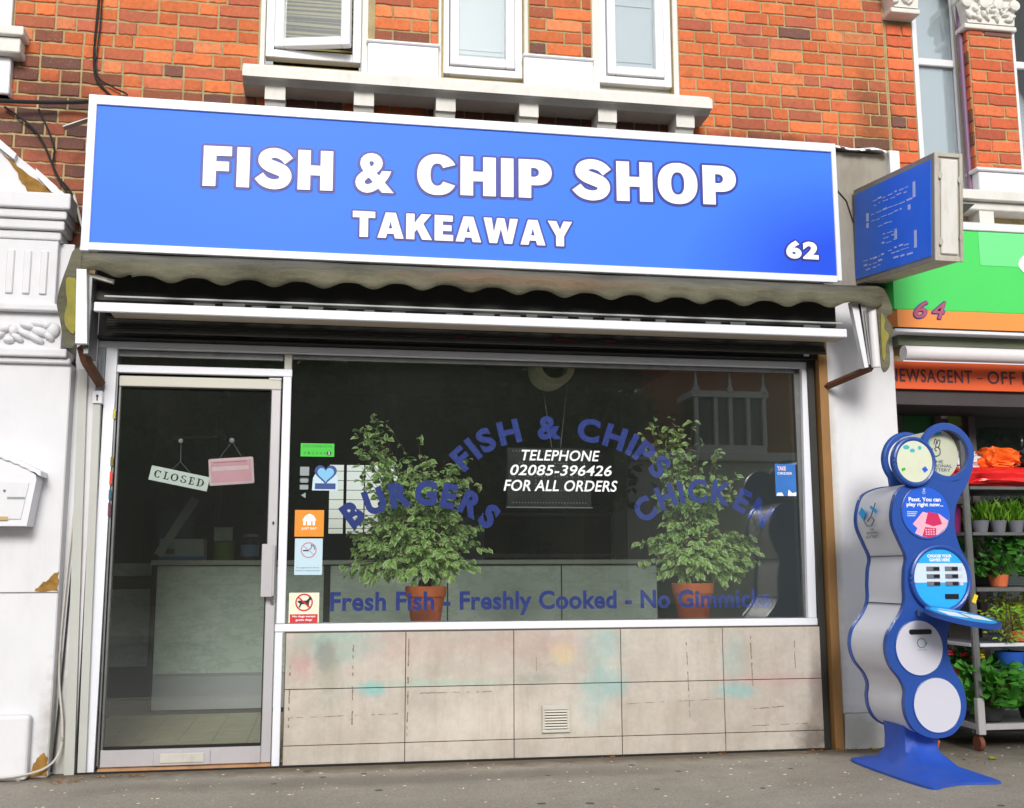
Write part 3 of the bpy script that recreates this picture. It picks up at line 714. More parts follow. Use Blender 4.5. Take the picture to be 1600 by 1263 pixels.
m = MB(); m.prism([(-1.276, 2.575), (-1.228, 2.575), (-1.205, 2.185), (-1.262, 2.185)], -.45, -.41); m.build('awning_arm', 'white_gloss', aw)
MB().box(-1.228, -1.10, -.40, -.37, 2.535, 2.555, rot=Matrix.Rotation(R(14), 4, 'Y')).build('arm_link', 'old_white', aw)
MB().box(-1.232, -1.205, -.40, -.2, 2.14, 2.55, .003).build('arm_channel', 'dull_steel', aw)
m = MB(); m.prism([(3.01, 2.575), (3.052, 2.575), (3.098, 2.19), (3.074, 2.185)], -.42, -.38); m.build('awning_arm', 'white_gloss', aw)
m = MB(); m.prism([(3.052, 2.575), (3.085, 2.57), (3.118, 2.19), (3.098, 2.19)], -.39, -.36); m.build('arm_channel', 'dark_metal', aw)
m = MB(); m.tube([(3.135, -.42, 2.57), (3.145, -.42, 2.19)], .026, 12).build('arm_tube', 'roller_white', aw, True)
m = MB(); m.tube([(3.092, -.42, 2.52), (3.120, -.42, 2.19)], .008, 8).build('arm_rod', 'dull_steel', aw, True)
m = MB(); m.tube([(3.125, -.40, 2.19), (2.99, -.03, 2.125)], .022, 4).build('support_bracket', 'rust', aw)
m = MB(); m.tube([(-1.245, -.36, 2.18), (-1.235, -.30, 2.12), (-1.21, -.05, 2.05)], .03, 6).build('support_bracket', 'rust', aw)

# front bar and shutter housing
sh = thing('shutter_housing', (0.86, -0.2, 2.3), 'dark roller shutter box with white front bars above the shop window', 'shutter box')
MB().box(-1.22, 2.98, -0.29, -0.03, 2.445, 2.712, .01).build('housing_box', 'dark_metal', sh)
m = MB()
for i in range(9):
    z = 2.31 + i * 0.016; m.tube([(-1.17, -0.19 + i * .006, z), (2.95, -0.19 + i * .006, z)], .0075, 6)
m.build('shutter_curtain', 'dark_metal', sh)
MB().box(-1.20, 3.005, -0.365, -0.335, 2.375, 2.425, .004).build('front_bar', 'white_frame', sh)
MB().box(-1.12, 3.005, -0.333, -0.22, 2.374, 2.384, .002).build('soffit_strip', mat('beige', (186, 172, 154), .6, var=.05), sh)
MB().box(-1.155, 2.99, -0.345, -0.332, 2.458, 2.468, .002).build('upper_rail', mat('pale_rail', (178, 182, 180), .5), sh)
m = MB()
for i in range(26):
    if random.random() < .75:
        x = -1.0 + i * 0.15; m.box(x, x + random.uniform(.05, .12), -0.334, -0.325, 2.428, 2.428 + random.uniform(.01, .024))
m.build('paint_residue', mat('residue', (86, 90, 88), .7), sh, kind='stuff')
MB().box(-1.25, 2.945, -0.09, 0.0, 2.295, 2.306).build('housing_base', 'black_gap', sh)
MB().box(-1.26, 2.955, -0.028, -.003, 2.307, 2.725).build('back_board', 'dark_metal', sh)
m = MB()
for x, w in ((.75, .07), (1.05, .05), (1.35, .14), (1.62, .07)): m.disc(x, 2.34, w / 2, .012, -.186, -.178, 12)
m.build('red_paint_spots', mat('maroon', (84, 34, 32), .7), sh)
MB().box(2.872, 2.905, -.06, -.05, 2.318, 2.33).build('maker_plate', 'card_white', sh)

# ------------------------------------------------------------------ shopfront frame and glass
sf = thing('shopfront_frame', (0.86, 0.0, 0), 'white painted shopfront frame holding the big window and the door', 'shopfront')
def bar(name, x0, x1, z0, z1, y0=-.012, y1=.022, mt='white_frame', bev=.003):
    return MB().box(x0, x1, y0, y1, z0, z1, bev).build(name, mt, sf)
bar('top_rail', -1.25, 2.921, 2.252, 2.292)
m = MB(); m.prism([(-1.197, -.0), (-1.145, -.0), (-1.134, 2.251), (-1.192, 2.251)], -.014, .024); m.build('left_post', 'white_frame', sf)
bar('door_head', -1.133, -.187, 2.118, 2.160, -.011)
bar('mullion', -.241, -.199, 0.0, .703, -.010); bar('mullion', -.236, -.190, .750, 2.117, -.010); bar('mullion', -.232, -.190, 2.162, 2.250, 0, mt='old_white')
bar('bottom_rail', -.243, 2.905, .706, .747, -.013)
m = MB(); m.prism([(2.848, .749), (2.900, .749), (2.921, 2.250), (2.875, 2.250)], -.011, .022); m.build('right_post', 'white_frame', sf)
# weathered frame behind the white trim
m = MB(); m.box(-1.134, -.24, .024, .06, 2.215, 2.262).box(-.19, 2.87, .024, .055, 2.225, 2.262).box(-.19, 2.86, .024, .06, .735, .752).box(2.838, 2.92, .024, .06, .75, 2.25).box(-1.135, -1.126, .0, .06, .03, 2.116)
m.build('inner_frame', 'dull_steel', sf)
MB().box(-.19, 2.86, .026, .032, .745, 2.235).build('window_pane', 'shop_glass', sf)
MB().box(-1.130, -.236, .03, .036, 2.16, 2.222).build('transom_pane', 'shop_glass', sf)
MB().box(2.905, 2.945, -.03, .10, 0.0, 2.31, .002).build('jamb', 'dark_metal', sf)
MB().box(-1.126, -.245, -.02, .09, 0.002, .014).build('threshold', 'wood_strip', sf)
MB().box(-1.23, 2.93, -.062, -.045, 0.001, .008).build('bottom_seal', 'black_gap', sf)
m = MB()
for i in range(30):
    z = .9 + i * .018 + random.uniform(0, .01)
m.b.free()
for z, hgt, c in ((1.86, .05, (190, 180, 60)), (1.60, .05, (120, 110, 30)), (1.50, .07, (214, 60, 30)), (1.42, .05, (40, 90, 110)), (1.33, .07, (96, 40, 66))):
    nm = 'old_sticker_%d' % c[0]; mat(nm, c, .6, var=.2, vscale=40)
    MB().box(-1.141, -1.127, -.0155, -.0145, z, z + hgt).build('sticker_scrap', nm, sf)

# stall riser tiles
sr = thing('stall_riser', (1.36, -0.03, 0), 'low tiled wall with faint teal graffiti stains beneath the shop window', 'tiled wall')
MB().box(-.185, 2.905, -.02, .08, 0.0, .704).build('mortar_bed', 'grout', sr)
xs = [-.182, .468, 1.072, 1.690, 2.300, 2.903]; zs = [.006, .108, .402, .700]
for i in range(5):
    for j in range(3):
        x0, x1, z0, z1 = xs[i], xs[i + 1], zs[j], zs[j + 1]
        dy = random.uniform(-.0012, .0012)
        MB().box(x0 + .002, x1 - .002, -.040 + dy, -.022, z0 + .002, z1 - .002, .0015).build('tile', 'riser_tile', sr)
m = MB()
def resid(x0, z0, x1, z1, w=.008):
    n = max(2, int(math.hypot(x1 - x0, z1 - z0) / .018))
    for i in range(n):
        if random.random() < .34: continue
        t = i / n; t2 = (i + .9) / n; s = random.uniform(.25, .9) * w
        xa, za, xb, zb = x0 + (x1 - x0) * t, z0 + (z1 - z0) * t, x0 + (x1 - x0) * t2, z0 + (z1 - z0) * t2
        j = random.uniform(-.002, .002)
        if abs(x1 - x0) > abs(z1 - z0): pts = [(xa, za - s / 2 + j), (xb, zb - s / 3), (xb, zb + s / 2), (xa, za + s / 3 + j)]
        else: pts = [(xa - s / 2 + j, za), (xa + s / 2 + j, za), (xb + s / 3, zb), (xb - s / 2, zb)]
        m.prism(pts, -.0435, -.0395)
for a in ((-.155, .62, -.155, .20, .010), (.182, .67, .182, .19, .010), (.485, .66, .48, .14, .010), (-.15, .255, .45, .262, .005), (1.20, .55, 1.20, .45, .004), (2.08, .62, 2.09, .20, .006), (2.47, .65, 2.475, .31, .006),
          (2.42, .235, 2.66, .250, .005), (2.44, .145, 2.80, .150, .004), (2.74, .62, 2.74, .46, .003), (1.72, .285, 2.30, .30, .0025), (.55, .37, .95, .37, .002)): resid(*a)
m.build('sealant_residue', mat('residue_dark', (136, 120, 108), .8), sr, kind='stuff')
av = thing('air_vent', (1.31, -.05, .14), 'small square louvred metal vent low in the tiled wall', 'vent')
m = MB(); 
for a in ((1.228, 1.388, .262, .288), (1.228, 1.388, .139, .156), (1.228, 1.246, .156, .262), (1.370, 1.388, .156, .262)): m.box(a[0], a[1], -.056, -.041, a[2], a[3], .003)
m.build('vent_frame', 'old_white', av)
MB().box(1.246, 1.37, -.0435, -.041, .156, .262).build('vent_backing', 'black_gap', av)
for i in range(7): MB().box(1.246, 1.37, -.054, -.044, .160 + i * .0148, .169 + i * .0148, rot=Matrix.Rotation(R(-25), 4, 'X')).build('louvre', mat('louvre_white', (205, 200, 188), .5, dirt=.4) if i == 0 else 'louvre_white', av)

# ------------------------------------------------------------------ door
dr = thing('shop_door', (-.68, .02, 0.02), 'glazed aluminium shop door with long pull handle and letter plate', 'door')
m = MB(); m.box(-1.122, -.246, .012, .052, 2.045, 2.104, .004); m.build('top_rail', mat('door_cream', (200, 198, 186), .5, var=.03), dr)
MB().box(-1.122, -.300, .012, .052, .018, .108, .004).build('bottom_rail', 'alu_door', dr)
MB().box(-.299, -.246, .0115, .052, .018, 2.044, .004).build('stile', 'alu_door', dr)
MB().box(-1.122, -1.108, .0115, .052, .109, 2.044, .003).build('stile', 'dull_steel', dr)
MB().box(-1.108, -.299, .024, .030, .108, 2.045).build('pane', 'shop_glass', dr)
m = MB(); m.box(-1.107, -.300, .0105, .02, .108, .122).box(-.304, -.299, .010, .02, .122, 2.04).box(-1.107, -.304, .010, .02, 2.038, 2.045); m.build('rubber_seal', 'black_gap', dr)
h = MB().box(-.322, -.262, -.052, -.042, .895, 1.18, .002).build('pull_handle', 'alu_door', dr)
MB().box(-.262, -.252, -.052, .012, .90, 1.175, .002).build('handle_return', 'aluminium', h)
MB().disc(-.262, .865, .010, .010, -.004, .0115, 16).build('lock_cylinder', 'steel', dr)
MB().disc(-.268, 1.297, .006, .009, .004, .0115, 14).build('key_hole', 'dark_metal', dr)
MB().box(-.852, -.560, .003, .0115, .020, .098, .003).build('letter_plate', 'alu_door', dr)
MB().box(-.818, -.592, -.003, .003, .033, .082, .003).build('letter_flap', 'old_white', dr)
MB().box(-.315, -.245, .008, .012, 2.100, 2.112, .001).build('hinge_pin', 'steel', dr)

def strip(name, label, pts, y0, y1, mt, cat='post'):
    m = MB(); m.prism(pts, y0, y1); o = m.build(name, mt); tag(o, label, cat); return o
strip('shutter_guide', 'wide pale grey upright strip next to the left white pilaster', [(-1.281, 0), (-1.232, 0), (-1.277, 2.12), (-1.322, 2.12)], -.06, -.0, 'grey_strip')
strip('shutter_guide', 'pale grey upright strip with a keyhole box just left of the door frame', [(-1.218, 0), (-1.178, 0), (-1.202, 1.93), (-1.240, 1.93)], -.05, .0, 'grey_strip')
sb = thing('key_switch_box', (-1.215, -.03, 2.0), 'small white box with a keyhole above the left shutter strip', 'switch box')
MB().box(-1.245, -1.192, -.06, -.0, 1.935, 2.005, .003).build('box_body', 'white_gloss', sb); MB().disc(-1.218, 1.975, .006, .008, -.064, -.059, 12).box(-1.221, -1.215, -.064, -.0595, 1.95, 1.97).build('keyhole', 'dark_metal', sb)
MB().tube([(-1.222, -.04, 2.07), (-1.222, -.045, 2.20)], .008, 8).build('shutter_bolt', 'steel', sb, True)
MB().box(-1.252, -1.195, -.02, .0, 2.01, 2.25).build('back_plate', mat('bluegrey', (140, 148, 152), .5, var=.1), sb)
MB().box(-1.335, -1.145, .0, .02, 0, 2.30).build('door_side_gap', 'black_gap', sf)
strip('shutter_guide', 'brown painted upright post between the shop window and the right white pillar', [(2.952, 0), (3.004, 0), (3.013, 2.43), (2.958, 2.43)], -.075, -.0, 'brown_post')

# ------------------------------------------------------------------ lettering on the glass
wl = thing('window_lettering', (1.35, .033, .8), 'blue vinyl words Fresh Fish, Burgers, Chicken on the inside of the window', 'lettering')
arc_text('arched_words', 'FISH & CHIPS', [(.80, 1.60), (.95, 1.725), (1.15, 1.785), (1.37, 1.800), (1.60, 1.775), (1.80, 1.70), (1.965, 1.56)], .130, .034, 'blue_letter', wl, .045)
arc_text('arched_words', 'BURGERS', [(.165, 1.272), (.28, 1.352), (.42, 1.395), (.55, 1.41), (.70, 1.395), (.82, 1.35), (.945, 1.265)], .130, .034, 'blue_letter', wl, .055)
arc_text('arched_words', 'CHICKEN', [(1.865, 1.30), (1.97, 1.38), (2.10, 1.425), (2.24, 1.435), (2.38, 1.415), (2.50, 1.36), (2.605, 1.285)], .130, .034, 'blue_letter', wl, .045)
text_fit('bottom_words', 'Fresh Fish - Freshly Cooked - No Gimmicks', 0.052, 2.632, .780, .918, .034, 'blue_letter', wl, .03, 1.05)
tl = thing('telephone_lettering', (1.37, .02, 1.48), 'white italic TELEPHONE 02085-396426 FOR ALL ORDERS on the window', 'lettering')
for t, x0, x1, z0, z1 in (('TELEPHONE', 1.133, 1.602, 1.665, 1.728), ('02085-396426', 1.066, 1.672, 1.578, 1.641), ('FOR ALL ORDERS', 1.027, 1.706, 1.487, 1.552)):
    text_fit('lettering', t, x0, x1, z0, z1, .0245, 'text_white', tl, .014, 1.03, shear=.22)

def sticker(name, label, x0, x1, z0, z1, mt, y=.0235, cat='sticker', rot=0, bev=0):
    t = thing(name, ((x0 + x1) / 2, y, z0), label, cat)
    o = MB().box(x0, x1, y - .0006, y + .0006, z0, z1, bev).build('sheet', mt, t); return t
Y1 = .0222
t = sticker('hygiene_sticker', 'bright green rating sticker at the upper left of the window', -.130, .057, 1.670, 1.745, 'vinyl_green')
MB().disc(.028, 1.690, .013, .013, Y1 - .0004, Y1).build('rating_dot', 'ink', t); text_fit('print', '5', .022, .034, 1.681, 1.699, Y1 - .0008, 'text_white', t)
text_fit('print', 'FOOD HYGIENE RATING', -.115, .045, 1.722, 1.736, Y1, 'green_dark', t); 
for i in range(6): text_fit('print', str(i) if i < 5 else '4', -.112 + i * .022, -.100 + i * .022, 1.683, 1.697, Y1, 'green_dark', t)
t = thing('payment_stickers', (-.1, .023, 1.43), 'column of small grey card payment marks on the window', 'sticker')
MB().box(-.130, -.080, Y1, .0236, 1.562, 1.612).build('card_mark', 'vinyl_grey', t); MB().box(-.130, -.082, Y1, .0236, 1.522, 1.550, .006).build('card_mark', 'vinyl_grey', t)
MB().box(-.130, -.082, Y1, .0236, 1.484, 1.512, .003).build('card_mark', 'vinyl_grey', t)
m = MB(); m.prism([(-.122, 1.452), (-.096, 1.436), (-.096, 1.468)], Y1, .0236); m.build('card_mark', 'vinyl_grey', t)
t = thing('heart_sticker', (.01, .023, 1.48), 'blue heart sticker with a ribbon band on the window', 'sticker')
def heart(cx, cz, s):
    return [(cx + s * .0625 * 16 * math.sin(a) ** 3, cz + s * .0625 * (13 * math.cos(a) - 5 * math.cos(2 * a) - 2 * math.cos(3 * a) - math.cos(4 * a))) for a in [2 * math.pi * i / 36 for i in range(36)]]
m = MB(); m.prism([(-.062, 1.480), (.082, 1.480), (.078, 1.555), (.062, 1.575), (-.044, 1.575), (-.058, 1.55)], Y1 + .0002, .0238); m.build('sheet', 'vinyl_pale', t)
m = MB(); m.prism(heart(.012, 1.575, .062), Y1 - .0006, Y1); m.build('heart_outline', 'vinyl_navy', t)
m = MB(); m.prism(heart(.012, 1.572, .046), Y1 - .0014, Y1 - .0008); m.build('heart', 'vinyl_sky', t)
MB().box(-.046, .068, Y1 - .0016, Y1 - .001, 1.488, 1.520).build('ribbon', 'vinyl_navy', t)
t = sticker('takeaway_sticker', 'orange square sticker with a white house mark on the window', -.152, .008, 1.222, 1.370, 'vinyl_orange')
m = MB(); m.prism([(-.105, 1.285), (-.105, 1.31), (-.112, 1.312), (-.095, 1.338), (-.072, 1.350), (-.048, 1.338), (-.034, 1.312), (-.041, 1.31), (-.041, 1.285), (-.054, 1.285), (-.054, 1.308), (-.062, 1.308), (-.062, 1.285), (-.084, 1.285), (-.084, 1.308), (-.092, 1.308), (-.092, 1.285)], Y1 - .0004, Y1); m.build('house_mark', 'text_white', t)
text_fit('print', 'JUST EAT', -.115, -.030, 1.258, 1.274, Y1, 'text_white', t, .02)
t = sticker('no_smoking_sticker', 'pale blue no smoking sticker on the window', -.148, .004, 1.012, 1.212, 'vinyl_pale', bev=0)
MB().ring(-.072, 1.148, .038, .043, Y1 - .0004, Y1).build('red_ring', 'pink_dark', t)
MB().box(-.103, -.072, Y1 - .0004, Y1, 1.142, 1.149).build('cigarette', 'ink', t); m = MB(); m.tube(curve_pts([(-.07, Y1 - .001, 1.15), (-.055, Y1 - .001, 1.165), (-.06, Y1 - .001, 1.178), (-.045, Y1 - .001, 1.17), (-.04, Y1 - .001, 1.15)], 3), .0018, 4).build('smoke', 'ink', t)
MB().box(-.113, -.031, Y1 - .0008, Y1 - .0005, 1.146, 1.149, rot=Matrix.Rotation(R(40), 4, 'Y')).build('red_bar', 'pink_dark', t)
text_fit('print', 'It is against the law to', -.136, -.012, 1.046, 1.056, Y1, 'vinyl_navy', t); text_fit('print', 'smoke in these premises', -.140, -.010, 1.030, 1.040, Y1, 'vinyl_navy', t)
t = sticker('no_dogs_sticker', 'cream and red no dogs sticker at the lower left corner of the window', -.172, -.008, .752, .915, 'vinyl_cream')
MB().ring(-.090, .862, .040, .048, Y1 - .0006, Y1).build('red_ring', 'vinyl_red', t)
m = MB(); m.prism([(-.128, .868), (-.118, .872), (-.078, .872), (-.066, .882), (-.060, .895), (-.052, .890), (-.048, .880), (-.060, .872), (-.064, .855), (-.062, .836), (-.070, .836), (-.074, .853), (-.102, .853), (-.112, .834), (-.119, .836), (-.112, .855), (-.122, .862)], Y1 - .0012, Y1 - .0008); m.build('dog_shape', 'ink', t)
MB().box(-.134, -.046, Y1 - .0022, Y1 - .0016, .858, .866, rot=Matrix.Rotation(R(42), 4, 'Y')).build('red_bar', 'vinyl_red', t)
MB().box(-.165, -.015, Y1 - .0006, Y1, .752, .798).build('red_band', 'vinyl_red', t)
text_fit('print', 'No dogs except', -.152, -.026, .779, .792, Y1 - .001, 'text_white', t, .02); text_fit('print', 'guide dogs', -.134, -.044, .760, .773, Y1 - .001, 'text_white', t, .02)
t = sticker('blue_poster', 'small blue poster at the right edge of the window', 2.690, 2.822, 1.470, 1.665, 'poster_blue')
text_fit('print', 'TAKE', 2.705, 2.76, 1.625, 1.65, Y1, 'pink_pale', t, .03); text_fit('print', 'ORDER', 2.705, 2.80, 1.60, 1.615, Y1, 'text_white', t, .01)
m = MB(); m.prism([(2.692, 1.472), (2.74, 1.472), (2.728, 1.492), (2.70, 1.49)], Y1 - .0003, Y1).prism([(2.765, 1.472), (2.82, 1.472), (2.82, 1.495), (2.795, 1.488), (2.772, 1.51)], Y1 - .0003, Y1); m.build('print', 'text_white', t)

# closed sign and pink card hung inside the door glass
t = thing('closed_sign', (-.79, .07, 1.47), 'tilted white CLOSED sign hanging inside the door glass', 'sign')
rotc = Matrix.Translation((-.787, .07, 1.543)) @ Matrix.Rotation(R(11.5), 4, 'Y')
def xc(p): return rotc @ Vector(p)
m = MB(); m.box(-.160, .160, -.003, .003, -.040, .040); bmesh.ops.transform(m.b, matrix=rotc, verts=m.b.verts); m.build('board', 'card_white', t)
# slab serif letters, drawn stroke by stroke
def slab_closed():
    V = MB(); s = .040; y0, y1 = -.0050, -.0038
    def rect(x0, x1, z0, z1): V.prism([(x0, z0), (x1, z0), (x1, z1), (x0, z1)], y0, y1)
    def arcst(cx, cz, rx, rz, a0, a1, tmin, tmax, n=18):
        pts_o = []; pts_i = []
        for i in range(n + 1):
            a = R(a0 + (a1 - a0) * i / n); th = tmin + (tmax - tmin) * abs(math.cos(a))
            pts_o.append((cx + rx * math.cos(a), cz + rz * math.sin(a))); pts_i.append((cx + (rx - th) * math.cos(a), cz + (rz - tmin * .9) * math.sin(a)))
        for i in range(n): V.prism([pts_o[i], pts_o[i + 1], pts_i[i + 1], pts_i[i]], y0, y1)
    H = .021
    x = -.118; arcst(x, 0, .019, H, 40, 320, .005, .010); rect(x + .012, x + .0155, .006, H)
    x = -.072; rect(x - .008, x, -H + .004, H - .004); rect(x - .014, x + .006, H - .004, H); rect(x - .014, x + .015, -H, -H + .004); rect(x + .011, x + .015, -H + .004, -H + .014)
    x = -.026; arcst(x, 0, .021, H, 0, 360, .005, .010, 28)
    x = .024; arcst(x, .0105, .015, .0105, 20, 270, .004, .008); arcst(x, -.0095, .016, .0115, -200, 90, .004, .008)
    x = .066; rect(x - .008, x, -H + .004, H - .004); rect(x - .014, x + .015, H - .004, H); rect(x - .014, x + .016, -H, -H + .004); rect(x, x + .009, -.002, .002); rect(x + .011, x + .015, H - .013, H - .004); rect(x + .012, x + .016, -H + .004, -H + .013)
    x = .112; rect(x - .010, x - .002, -H + .004, H - .004); rect(x - .016, x + .002, H - .004, H); rect(x - .016, x + .002, -H, -H + .004); arcst(x, 0, .024, H, -90, 90, .004, .010)
    bmesh.ops.transform(V.b, matrix=rotc, verts=V.b.verts); V.build('lettering', 'ink', t)
slab_closed()
m = MB(); m.tube([(-.785, .06, 1.745), (-.783, .062, 1.635)], .0016, 5).tube([(-.783, .062, 1.635), (-.83, .068, 1.592)], .0013, 5).tube([(-.783, .062, 1.635), (-.73, .068, 1.575)], .0013, 5); m.build('hanging_string', 'vinyl_grey', t)
MB().lathe([(.001, 0), (.012, .003), (.012, .012), (.004, .018)], (-.785, .038, 1.75), 14, 'Y').build('suction_cup', 'vinyl_grey', t, True)
t = thing('pink_card', (-.5, .07, 1.5), 'pink card hanging on a string inside the door glass', 'sign')
rp = Matrix.Translation((-.508, .07, 1.587)) @ Matrix.Rotation(R(-4.5), 4, 'Y')
for nm, a, mt in (('card', (-.122, .122, -.003, .003, -.075, .075, .006), 'pink_pale'), ('card_face', (-.110, .110, -.0045, -.0035, -.060, .060, 0), 'pink_card'), ('card_band', (-.105, .095, -.0056, -.0048, .005, .028, 0), 'pink_pale'), ('card_line', (-.095, .085, -.0056, -.0048, .050, .054, 0), 'pink_dark')):
    m = MB(); m.box(*a); bmesh.ops.transform(m.b, matrix=rp, verts=m.b.verts); m.build(nm, mt, t)
m = MB(); m.tube([(-.509, .055, 1.752), (-.575, .068, 1.66)], .0014, 5).tube([(-.509, .055, 1.752), (-.455, .068, 1.668)], .0014, 5); m.build('hanging_string', 'vinyl_grey', t)
MB().lathe([(.001, 0), (.014, .003), (.014, .012), (.004, .018)], (-.509, .038, 1.757), 14, 'Y').build('suction_cup', 'vinyl_grey', t, True)
#INTERIOR
# ------------------------------------------------------------------ shop interior
def st(name, mt, *a): return MB().box(*a).build(name, mt, kind='structure')
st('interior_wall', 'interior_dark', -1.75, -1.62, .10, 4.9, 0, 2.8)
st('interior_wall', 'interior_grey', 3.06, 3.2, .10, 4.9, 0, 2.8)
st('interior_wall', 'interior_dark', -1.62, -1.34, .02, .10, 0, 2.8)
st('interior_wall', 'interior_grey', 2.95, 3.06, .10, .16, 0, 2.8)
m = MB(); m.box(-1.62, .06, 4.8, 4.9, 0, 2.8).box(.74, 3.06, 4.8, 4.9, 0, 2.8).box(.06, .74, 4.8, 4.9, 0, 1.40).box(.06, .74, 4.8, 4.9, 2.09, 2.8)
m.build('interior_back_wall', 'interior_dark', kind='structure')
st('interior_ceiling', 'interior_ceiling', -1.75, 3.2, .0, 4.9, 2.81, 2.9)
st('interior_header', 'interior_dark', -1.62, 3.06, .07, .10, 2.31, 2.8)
fl = st('shop_floor', 'grout', -1.62, 3.06, .09, 4.8, .001, .006)
for i in range(8):
    for j in range(5):
        MB().box(-1.47 + i * .21, -1.263 + i * .21, .10 + j * .43, .527 + j * .43, .0065, .011 + random.uniform(0, .0006)).build('floor_tile', 'floor_tile', fl)
rw = thing('rear_window', (.4, 4.82, 1.4), 'bright rear window with thin glazing bars seen behind the left plant', 'window')
m = MB()
for i in range(7): m.box(.06, .74, 4.83, 4.845, 1.45 + i * .095, 1.455 + i * .095)
m.box(.40, .412, 4.83, 4.845, 1.40, 2.09).box(.20, .23, 4.84, 4.86, 1.40, 2.09); m.build('glazing_bars', 'dark_trim', rw)
ct = thing('shop_counter', (.6, 2.7, 0), 'long grey marble fronted counter inside the shop', 'counter')
MB().box(-1.25, 2.7, 2.52, 3.1, .0, 1.08).build('carcass', 'dark_trim', ct)
for x0, x1 in ((-1.225, .02), (.07, .98), (.99, 1.90), (1.91, 2.70)): MB().box(x0, x1, 2.500, 2.518, .275, 1.075, .002).build('marble_panel', 'marble', ct)
MB().box(-1.27, 2.72, 2.46, 3.12, 1.082, 1.118, .005).build('counter_top', 'interior_grey', ct)
MB().box(-1.225, 2.7, 2.50, 2.518, .012, .262, .002).build('plinth', 'plinth_grey', ct)
MB().box(-1.225, 2.7, 2.492, 2.516, .262, .274).build('plinth_trim', 'aluminium', ct)
MB().box(-1.262, -1.228, 2.485, 2.515, .012, 1.08).build('corner_post', 'dark_trim', ct)
MB().box(.02, .07, 2.495, 2.515, .275, 1.075).build('joint_strip', 'dark_trim', ct)
sc = thing('side_counter', (-1.45, 3.2, 0), 'lower marble side panel left of the main counter', 'counter')
MB().box(-1.615, -1.28, 2.92, 3.0, .30, 1.10).build('marble_panel', 'marble', sc); MB().box(-1.615, -1.28, 2.93, 3.0, .012, .30).build('plinth', 'dark_trim', sc)
MB().box(-1.615, -1.28, 2.912, 2.922, .90, 1.0).build('dark_band', 'dark_trim', sc)
t = thing('counter_box', (-1.06, 2.72, 1.12), 'white box with a blue base band on the counter', 'box')
MB().box(-1.235, -.90, 2.62, 2.85, 1.12, 1.285, .004).build('box_body', 'box_card', t); MB().box(-1.236, -.899, 2.615, 2.62, 1.122, 1.15).build('blue_band', 'box_blue', t)
MB().box(-1.23, -1.12, 2.60, 2.618, 1.17, 1.21).build('box_label', 'mug_brown', t)
t = thing('gherkin_jar', (-.78, 2.75, 1.12), 'jar of green gherkins with a white lid card on the counter', 'jar')
MB().lathe([(.0, 0), (.075, .0), (.08, .02), (.08, .14), (.06, .165), (.06, .17)], (-.76, 2.72, 1.12), 20).build('jar_glass', 'gherkin', t, True); MB().box(-.83, -.69, 2.64, 2.65, 1.27, 1.375).build('price_card', 'box_card', t)
t = thing('blue_jar', (-.58, 2.75, 1.12), 'jar with a pale blue label on the counter by the door edge', 'jar')
MB().lathe([(.0, 0), (.065, .0), (.07, .02), (.07, .14), (.055, .165), (.055, .18), (0, .18)], (-.56, 2.72, 1.12), 20).build('jar_glass', 'dark_trim', t, True); MB().lathe([(.0715, .03), (.0715, .12)], (-.56, 2.72, 1.12), 20).build('jar_label', 'jar_blue', t)
MB().lathe([(0, .18), (.062, .18), (.062, .205), (0, .205)], (-.56, 2.72, 1.12), 20).build('lid', 'vinyl_grey', t)
pl = MB().box(-.032, .032, -.008, .008, -.25, .25, .002).build('leaning_board', 'plank'); pl.location = (-1.085, 2.42, 1.37); pl.rotation_euler = (0, R(31), 0); tag(pl, 'pale board leaning diagonally behind the door glass', 'board')
up = MB().box(-.885, -.845, 3.2, 3.24, .01, 2.6, .002).build('upright_pole', 'dark_trim'); tag(up, 'thin dark upright pole behind the pink card', 'pole')
t = thing('hanging_coat', (-1.05, 3.5, 1.2), 'dark blue coat hanging in the shadow behind the door', 'coat')
m = MB(); m.blob((-1.08, 3.6, 1.78), (.19, .10, .36), 3, .25, 2.2, 4); m.build('coat', mat('coat_navy', (30, 32, 48), .9), t, True)
MB().tube([(-1.30, 3.6, 2.18), (-.85, 3.6, 2.21)], .012, 6).build('hanging_rail', 'plinth_grey', t)
fr = thing('frying_range', (2.0, 4.2, 0), 'stainless steel frying range with dark panels behind the counter', 'fryer')
MB().box(1.50, 2.75, 4.05, 4.6, .01, 1.66, .01).build('range_body', 'black_panel', fr)
for z0, z1 in ((1.15, 1.19), (1.545, 1.575)): MB().box(1.50, 2.75, 4.02, 4.049, z0, z1, .003).build('steel_trim', 'steel', fr)
MB().box(1.35, 1.50, 4.0, 4.6, .01, 1.55, .01).build('end_panel', 'plinth_grey', fr)
MB().box(2.76, 2.9, 4.0, 4.6, .01, 2.2, .01).build('tall_panel', 'interior_grey', fr)
t = thing('open_sign', (1.37, .36, 1.4), 'unlit black dot-matrix OPEN sign hung behind the telephone text', 'sign')
MB().box(1.10, 1.632, .35, .375, 1.415, 1.78, .006).build('sign_body', 'black_panel', t)
MB().box(1.098, 1.634, .348, .352, 1.408, 1.416).build('lower_edge', 'vinyl_grey', t)
m = MB()
def dot(x, z): m.box(x - .003, x + .003, .345, .349, z - .003, z + .003)
for i in range(25): dot(1.14 + i * .0188, 1.44); dot(1.14 + i * .0188, 1.755)
for k in range(14):
    a = 2 * math.pi * k / 14; dot(1.19 + .042 * math.cos(a), 1.60 + .085 * math.sin(a))
for k in range(9): dot(1.28, 1.515 + k * .021); dot(1.40, 1.515 + k * .021); dot(1.51, 1.515 + k * .021); dot(1.585, 1.515 + k * .021); dot(1.51 + k * .0093, 1.683 - k * .021)
